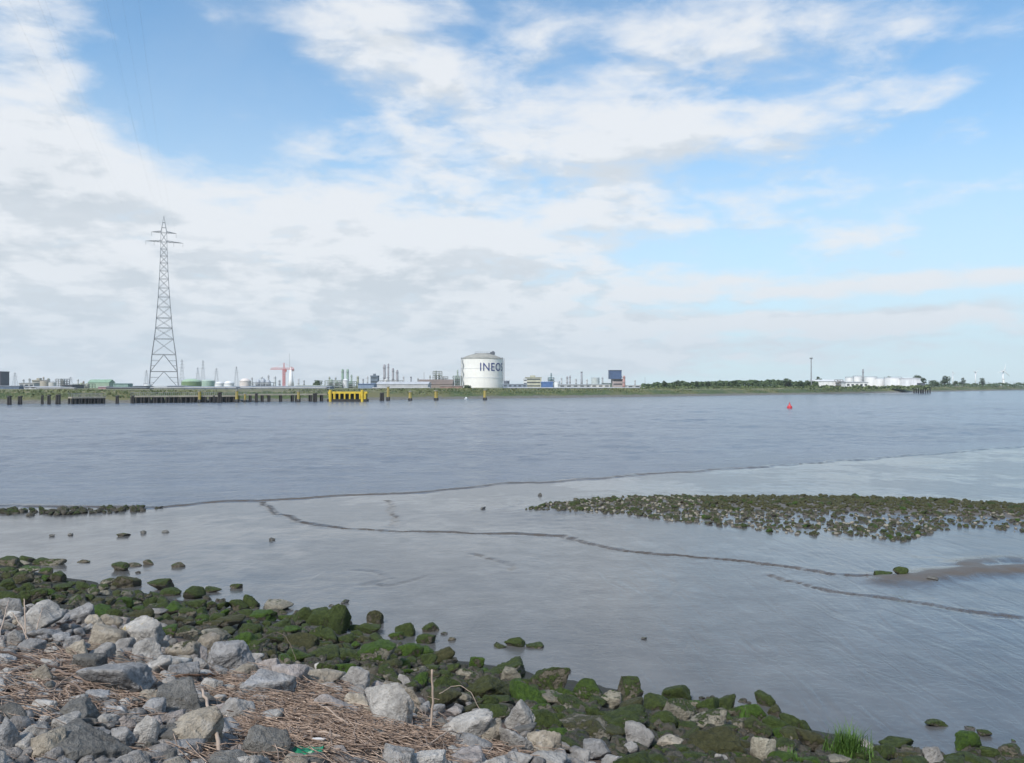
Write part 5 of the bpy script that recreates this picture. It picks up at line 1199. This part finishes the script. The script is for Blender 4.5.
mast(289.6, 353.5, 900, 'hair-thin mast rising above the white flared chimney', .22, None, 'antenna_mast')
tree(317, 380.6, 16, 700, 'broad dull green tree between red crane and yellow fender', LEAFM)
shed(296, 326, 385.2, 640, 'greenish low hall beside the broad dull tree', (.24, .27, .22), (.33, .36, .30), 14)
frame_unit(325, 340, 380.5, 760, 'dull green pipe frame behind the yellow fender', (.22, .27, .22), 5, 3)
column(342.6, 2.4, 369, 800, 'green process column, first of the twin pair above yellow fender', (.22, .32, .24)); column(347.6, 2.4, 369, 800, 'green process column, second of the twin pair above yellow fender', (.24, .33, .26))
tank(345.4, 6, 378.8, 770, 'white spherical-topped tank between the twin green columns', (.72, .73, .74), None, .8)
frame_unit(338, 354, 381.5, 780, 'green process frame at the foot of the twin columns', (.18, .27, .21), 4, 3)
column(357.8, 2.2, 376, 820, 'short olive column past the twin green columns', (.30, .32, .22)); column(335.6, 1.6, 377, 820, 'short thin column before the twin green columns', (.36, .38, .36))
block(370.5, 377.6, 376.2, 820, 'slate blue block on stilts past the twin green columns', (.16, .20, .25), 10, 3)
shed(358, 374, 383.6, 660, 'blue roofed hall beside the yellow fender', (.20, .26, .36), (.09, .15, .30), 14)
CG2 = 'grey columns of the tall distillation unit'
for px, wv, yt, lb in ((384.4, 2.6, 364.2, 'thick grey distillation column, first of the tall four'), (388.3, 1.8, 363.6, 'thin grey distillation column, tallest of the tall four'), (393.0, 2.2, 368, 'mauve grey distillation column, third of the tall four'), (397.2, 2.4, 369.8, 'grey distillation column, last and lowest of the tall four')):
    column(px, wv, yt, 820, lb, (.30, .29, .31), group=CG2)
frame_unit(379, 401, 380.6, 800, 'process frame at the feet of the four tall grey columns', (.30, .30, .29), 6, 2)
chimney(411, 1.6, 1.4, 377, 860, 'short dark chimney between the grey columns and brown plant', (.20, .21, .24)); mast(424, 372, 900, 'thin pale mast above the long pale shed', .3, None, 'antenna_mast')
shed(376, 428, 381.6, 700, 'long pale grey shed below the four grey columns', (.46, .46, .47), (.50, .51, .53), 26, 384.4)
shed(418, 452, 379.4, 760, 'brown roofed plant hall sloping up to a grey tower', (.26, .21, .18), (.20, .155, .13), 26, 384.5)
frame_unit(433, 441, 371.2, 780, 'greenish grey tower frame rising from the brown plant hall', (.26, .28, .25), 3, 4)
frame_unit(441, 447, 376.6, 780, 'lower grey frame beside the tower of brown plant hall', (.30, .31, .30), 2, 3)
shed(440, 462, 385.6, 620, 'low red-brown hall before the white gas tank', (.30, .20, .17), (.34, .27, .24), 12)
frame_unit(453, 461, 376.0, 800, 'green grey process tower hugging the white gas tank', (.24, .30, .25), 3, 4); column(457.6, 1.4, 369.5, 810, 'slim green grey spire beside the white gas tank', (.30, .36, .31))
tree(467.2, 385.3, 10, 560, 'round dark bush at the foot of the white gas tank', LEAFD, None, 'bush', .0)
tank(506.5, 6, 380.8, 860, 'small dark tank hugging the far side of the white gas tank', (.12, .13, .16))
shed(503, 527, 383.8, 760, 'low blue-grey hall beside the white gas tank', (.24, .28, .35), (.34, .38, .43), 14, windows=5)
shed(508, 660, 387.3, 600, 'very long low grey-blue wall of sheds past the white tank', (.36, .38, .42), (.45, .46, .49), 8, windows=24)
block(525.5, 541.5, 377.8, 860, 'cream block between white gas tank and green blue spire', (.50, .49, .38), 16, 3)
block(523.6, 527.0, 379.2, 840, 'narrow white annex at the end of the cream block', (.74, .75, .76), 10, 3, roofbox=False)
shed(541.5, 553, 381.6, 780, 'bright blue hall under the green blue spire', (.08, .16, .36), (.11, .20, .42), 16)
frame_unit(548.6, 554, 377.6, 800, 'blue green frame tower with a spire past the bright blue hall', (.13, .22, .24), 2, 4); column(551.2, 1.3, 372.8, 805, 'slim green blue spire past the cream block', (.16, .24, .25))
tank(557, 6, 381.6, 780, 'small white tank past the green blue spire', (.74, .76, .77), None, .3)
column(567.2, 1.8, 376, 860, 'grey column, first of a short close pair past the spire', (.36, .36, .38)); column(570.0, 1.5, 375.4, 860, 'grey column, second of a short close pair past the spire', (.38, .37, .39))
chimney(581.6, 2.4, 1.8, 372, 880, 'single slim grey chimney before the dark blue tower', (.28, .29, .32))
tank(595.5, 8, 377.2, 860, 'pale green grey tank before the dark blue tower', (.48, .52, .52), None, .35)
shed(559, 592, 384.2, 740, 'pale low hall below the slim grey chimney', (.46, .47, .49), None, 14, windows=5); shed(591, 610, 384.0, 720, 'whitish low hall before the dark blue tower', (.60, .58, .56), (.42, .44, .46), 14, windows=3)
d = 880; tb = thing('silo_tower', 'dark blue box tower raised on a pale concrete stem', 'tower', (px_x(616, d), d, GZ)); z0, z1 = px_z(379, d), px_z(370.8, d)
part('stem', MB().box(px_x(612.5, d), px_x(623, d), d, d + 14, GZ - .5, z0), paint((.40, .34, .33), .7), tb); part('upper_box', MB().box(px_x(610, d), px_x(621.4, d), d - 2, d + 15, z0 + .01, z1), paint((.06, .10, .20), .6, .2), tb)
part('roof_edge', MB().box(px_x(609.8, d), px_x(621.6, d), d - 2.3, d + 15.3, z1 + .01, z1 + .8), paint((.05, .07, .12), .6), tb)
for k in range(3): part('window_band', MB().box(px_x(613.5, d), px_x(622, d), d - .15, d - .02, GZ + 3 + k * 4, GZ + 4.6 + k * 4), paint((.10, .09, .10), .3), tb)
column(624, 2.6, 375.6, 875, 'reddish column against the dark blue tower', (.42, .24, .22)); shed(604, 612, 383, 760, 'dark green hall at the foot of the dark blue tower', (.12, .16, .13)); shed(627, 641, 385, 700, 'small white hall where the trees begin past the blue tower', (.62, .62, .62), None, 10, windows=2)
mast(645, 377, 900, 'thin mast at the start of the tree belt', .25, None, 'antenna_mast')


for px, wv, yt, dd, lb, cc in ((23.5, 1.6, 379.0, 900, 'thin pale column above the pale works hall, first of the far shore', (.42, .43, .42)), (29.5, 1.8, 378.2, 900, 'grey column rising behind the cream block', (.36, .37, .36)), (43.5, 1.5, 376.6, 900, 'slim tan column behind the beige storage tank', (.40, .36, .30)), (48.5, 2.2, 378.0, 880, 'stubby olive column between beige and pale tanks', (.28, .30, .24)), (66.5, 1.4, 379.6, 900, 'thin dark column behind the small dark hall', (.24, .25, .27)), (78, 1.4, 379.0, 900, 'thin pale column over the low greenish frame', (.44, .45, .43)), (83.5, 1.7, 381.0, 880, 'short brown column at the end of low greenish frame', (.30, .24, .19)),
        (252, 1.4, 377.2, 900, 'thin grey column just past the pinkish domed tank', (.38, .39, .40)), (258, 2.2, 379.5, 880, 'stubby whitish column before the red crane', (.55, .55, .56)), (268.5, 1.6, 374.8, 900, 'tallest slim column between pinkish tank and crane', (.40, .41, .42)), (279.5, 1.8, 379.8, 870, 'stubby grey column at the foot of the red crane', (.34, .35, .37)), (298.5, 1.6, 378.4, 900, 'slim pale column just past the white flared chimney', (.50, .51, .52)), (304, 1.5, 380.0, 900, 'short grey column between chimney and broad dull tree', (.36, .37, .38)), (329.5, 1.6, 376.6, 900, 'slim olive column over the dull green pipe frame', (.32, .34, .27)), (332, 2.0, 379.0, 880, 'stubby pale column over the dull green pipe frame', (.50, .50, .48)),
        (351.5, 1.6, 374.6, 880, 'slim green column close past the twin green columns', (.26, .33, .27)), (363, 1.6, 378.4, 900, 'slim grey column behind the blue roofed hall', (.36, .37, .39)), (367.5, 1.4, 376.0, 900, 'thin pale column before the slate blue block', (.46, .47, .48)), (403.5, 1.5, 376.0, 900, 'thin pale column just past the four tall grey columns', (.44, .44, .45)), (418, 1.4, 378.0, 900, 'thin dull column between short dark chimney and brown plant', (.32, .31, .30)), (430, 1.5, 375.2, 880, 'slim grey column before the brown plant tower frame', (.34, .35, .34)), (449.5, 1.6, 379.0, 880, 'stubby grey column between brown plant and white gas tank', (.36, .37, .37)),
        (561.5, 1.4, 377.4, 900, 'thin pale column just before the short close pair', (.48, .49, .5)), (576, 1.5, 378.6, 900, 'stubby column between the close pair and slim grey chimney', (.40, .41, .42)), (587, 1.4, 379.2, 900, 'short pale column past the slim grey chimney', (.5, .5, .5)), (602.5, 1.5, 376.8, 900, 'slim grey column right before the dark blue tower', (.38, .39, .41)), (635, 1.4, 380.0, 900, 'short pale column over the small white hall', (.5, .5, .5))):
    column(px, wv, yt, dd, lb, cc)
for px0, px1, yt, dd, lb, cc in ((36, 74, 388.0, 420, 'low grey pipe rack on the bank top near the picture edge', (.30, .31, .33)), (150, 236, 387.4, 400, 'long low blue-grey pipe rack on bank top past the giant pylon', (.20, .23, .28)), (240, 326, 387.6, 410, 'long low pipe rack on bank top below the red crane', (.26, .28, .31)), (372, 430, 387.8, 440, 'low pale pipe rack on bank top before the long pale shed', (.38, .38, .39))):
    x0, x1 = px_x(px0, dd), px_x(px1, dd); zt = px_z(yt, dd); r = thing('pipe_rack', lb, 'pipe rack', ((x0 + x1) / 2, dd, GZ)); n = int((x1 - x0) / 5)
    fm = MB()
    for k in range(n + 1):
        xx = x0 + (x1 - x0) * k / n; fm.tube((xx, dd, GZ - .8), (xx, dd, zt), .12, n=4); fm.tube((xx, dd + 2.5, GZ - .8), (xx, dd + 2.5, zt), .12, n=4); fm.tube((xx, dd, zt - .25), (xx, dd + 2.5, zt - .25), .1, n=4)
    for yy in (dd, dd + 2.5): fm.tube((x0, yy, zt - .45), (x1, yy, zt - .45), .09, n=4)
    part('trestle', fm, paint(tuple(c * .7 for c in cc), .6), r)
    for j in range(5): part('pipe', MB().tube((x0, dd + .25 + .5 * j, zt - .05 + .1 * (j % 2)), (x1, dd + .25 + .5 * j, zt - .05 + .1 * (j % 2)), .16 + .05 * (j % 3), n=8), paint(((.40, .41, .42), cc, (.5, .48, .42), (.16, .2, .28), (.34, .34, .34))[j], .45), r)
seg = np.linalg.norm(np.diff(bp, axis=0), axis=1); vis = [i for i in range(len(bp) - 1) if -70 < CX + F * bp[i, 0] / bp[i, 1] < 1100 and bp[i, 1] < 1000]
gm = MB()
for q in range(15000):
    i = random.choice(vis); f = random.random(); p = bp[i] + (bp[i + 1] - bp[i]) * f; o_ = random.uniform(5.5, 19) if random.random() < .75 else random.uniform(14, 24); c = p + inl[i] * o_
    z = float(np.interp(o_, [a for a, _ in prof], [b for _, b in prof])); cl = float(vnoise(np.array([[c[0] * .05, c[1] * .05, o_ * .1]]), 14)[0])
    if cl < -.12: continue
    hh = random.uniform(.25, .65) * (1 + 1.2 * max(cl, 0)); gm.leaf((c[0], c[1], z + hh * .5), hh * .75, (random.gauss(0, .6), -1, random.gauss(.3, .4)))
go = single('bank_grass', gm, mat_leaf((.040, .066, .018), (.135, .145, .060), .12), (0, 0, 0)); go['kind'] = 'stuff'

# tree belt and the far wooded shore
wood('far_woodland', [(642, 672, 384.6, 383.2), (672, 735, 382.6, 381.4), (735, 775, 381.0, 380.8), (775, 818, 381.2, 382.6)], 640, 720, LEAFM, 8500, 'belt of green trees along the far bank')
wood('bank_scrub', [(640, 930, 387.2, 386.2)], 560, 640, LEAFL, 3600, 'light green scrub on top of the far bank')
for px, yt, wv, mt, lb in ((664, 380.6, 9, LEAFD, 'dark tree, first of the dark pair past the blue tower'), (677.4, 379.8, 11, LEAFD, 'dark round tree, bigger of the dark pair past the blue tower'), (697, 380.8, 6, LEAFD, 'narrow dark tree standing out of the belt'), (708.5, 380.4, 7, LEAFD, 'dark narrow tree near the middle of the belt'), (786.5, 378.6, 15, LEAFD, 'biggest dark tree of the belt before the tall lamp mast'), (801, 380.6, 9, LEAFM, 'mid green tree just before the tall lamp mast'), (807.5, 379.8, 9, LEAFM, 'mid green tree at the foot of the tall lamp mast')):
    tree(px, yt, wv, 640, lb, mt, 'taller trees of the tree belt')
mast(811.2, 357.6, 640, 'tall grey lamp mast rising above the end of the tree belt', .62, 1.3)
tree(818, 375.8, 8, 900, 'dark tree peeping over the white tank farm', LEAFD)
# white tank farm
WB = (.78, .78, .78)
shed(815.5, 846, 379.6, 700, 'long white hall with a sloping roof past the lamp mast', WB, (.70, .70, .70), 22, 381.4)
shed(846, 868, 381.6, 680, 'white hall with a grey roof line below two white tanks', WB, (.40, .41, .42), 18, windows=5)
tank(849.5, 8, 377.4, 740, 'white tank above the long white hall, first of the white farm', WB, (.6, .6, .6)); tank(857.6, 9, 376.2, 745, 'tallest white tank of the farm before the grey mast', WB, (.62, .62, .62))
column(863, 1.6, 369, 730, 'slim grey process mast among the white tanks', (.25, .26, .28))
tank(870.5, 12, 376.8, 720, 'bright white tank just past the slim grey mast', WB, (.7, .7, .7)); tank(880, 9, 378.4, 715, 'smaller white tank between two wide white ones', WB); tank(893, 16, 377.4, 700, 'wide white tank in the far half of the tank farm', WB, (.66, .66, .66), .12)
shed(901, 920.5, 377.6, 690, 'white box-shaped hall closing the tank farm', WB, (.74, .74, .74), 22, 378.6)
tree(889, 375.8, 12, 900, 'dark tree crown showing over the wide white tank', LEAFD); tree(917, 374.8, 14, 860, 'dark tree rising behind the white box-shaped hall', LEAFD); tree(923.5, 377, 7, 800, 'dark narrow tree at the end of the white box-shaped hall', LEAFD)
frame_unit(840, 843, 379.8, 690, 'small brownish frame before the long white hall', (.20, .17, .15), 1, 3)
d = F * H / (393 - HY) - 20; x0, x1 = px_x(921, d), px_x(931.5, d); rj = thing('loading_jetty', 'dark loading jetty jutting out past the white tank farm', 'jetty', ((x0 + x1) / 2, d, 0))
part('deck', MB().box(x0, x1, d, d + 14, 4.0, 4.6), PILE, rj); part('shelter', MB().box(x0 + 2, x1 - 3, d + 4, d + 10, 4.61, 8.0), paint((.10, .11, .12), .7), rj)
for k in range(5):
    for yy in (d + 1, d + 12): part('pile', MB().tube((x0 + .6 + (x1 - x0 - 1.2) * k / 4, yy, -2), (x0 + .6 + (x1 - x0 - 1.2) * k / 4, yy, 3.99), .5, n=8), PILE, rj)
for px, yt, wv, dd, mt, lb in ((933.5, 380.4, 13, 900, LEAFM, 'low spreading tree just past the loading jetty'), (945, 375.4, 13.5, 900, LEAFD, 'tall round tree, biggest past the loading jetty'), (955.5, 380.6, 6, 950, LEAFM, 'small tree between two tall round trees'), (963, 376.8, 7.5, 930, LEAFD, 'upright round tree beyond the biggest round one'), (982.5, 377.2, 8.5, 950, LEAFD, 'last lone round tree before the white wind turbine')):
    tree(px, yt, wv, dd, lb, mt)
wood('far_scrub', [(925, 970, 384.2, 383.6), (970, 1040, 384.2, 383.8)], 980, 1080, LEAFM, 2600, 'scattered green scrub along the far low shore')
wood('distant_woods', [(980, 1100, 382.6, 382.2), (640, 980, 384.2, 383.4)], 1900, 2100, mat_leaf((.03, .05, .03), (.05, .075, .045), .2), 2600, 'bluish line of far-off woods on the horizon')
def turbine(px, yhub, blade, d, label, rot):
    x = px_x(px, d); zh = px_z(yhub, d); r = thing('wind_turbine', label, 'wind turbine', (x, d, GZ)); m_ = paint((.74, .75, .76), .4, .05)
    part('tower', MB().lathe(x, d, [(2.2, GZ - 1), (1.3, zh)], 16), m_, r, True); part('nacelle', MB().box(x - 1.6, x + 1.6, d - 3.5, d + 4, zh + .01, zh + 2.6), m_, r); part('hub', MB().tube((x, d - 5, zh + 1.3), (x, d - 3.52, zh + 1.3), 1.0, 1.3, 12), m_, r)
    for k in range(3):
        a = rot + k * 2.0944; q = MB(); p = Vector((x, d - 4.2, zh + 1.3)); e = Vector((math.sin(a), 0, math.cos(a)))
        q.path([p + e * 1.0, p + e * blade * .2, p + e * blade * .6, p + e * blade], [.6, 1.1, .6, .15], 6); part('blade', q, m_, r, True)
turbine(1003, 371.5, 17, 1700, 'white wind turbine on the low shore near the picture edge', .25); turbine(975.5, 372.5, 14, 2600, 'faint distant wind turbine past the lone round trees', .9); turbine(952.8, 373.5, 12, 2600, 'faint distant wind turbine between the round trees', 1.6)
chimney(1003.6, 2.0, 1.6, 379, 1500, 'short white pillar at the foot of the wind turbine', (.7, .7, .68))
shed(958, 968, 386.0, 1000, 'tiny pale shed on the low sandy shore', (.5, .46, .38), None, 8); shed(990, 1010, 385.9, 1100, 'long tiny tan shed near the wind turbine', (.40, .34, .25), (.46, .40, .30), 8)

# ------------------------------------------------------------------ camera and render settings
cam = bpy.data.cameras.new('camera'); co = bpy.data.objects.new('camera', cam); C.objects.link(co)
co.location = (0, 0, H); co.rotation_euler = (math.pi / 2, 0, 0)
cam.sensor_width = 36.0; cam.lens = 36.0 * F / 1024; cam.shift_y = (HY - 381.5) / 1024; cam.clip_start = 0.1; cam.clip_end = 20000
SC.camera = co
SC.view_settings.view_transform = 'Standard'; SC.view_settings.look = 'None'; SC.view_settings.exposure = 0.5; SC.view_settings.gamma = 1.0
SC.cycles.use_denoising = True; SC.cycles.max_bounces = 6; SC.cycles.volume_bounces = 0
SC.cycles.use_adaptive_sampling = True; SC.cycles.adaptive_threshold = 0.015
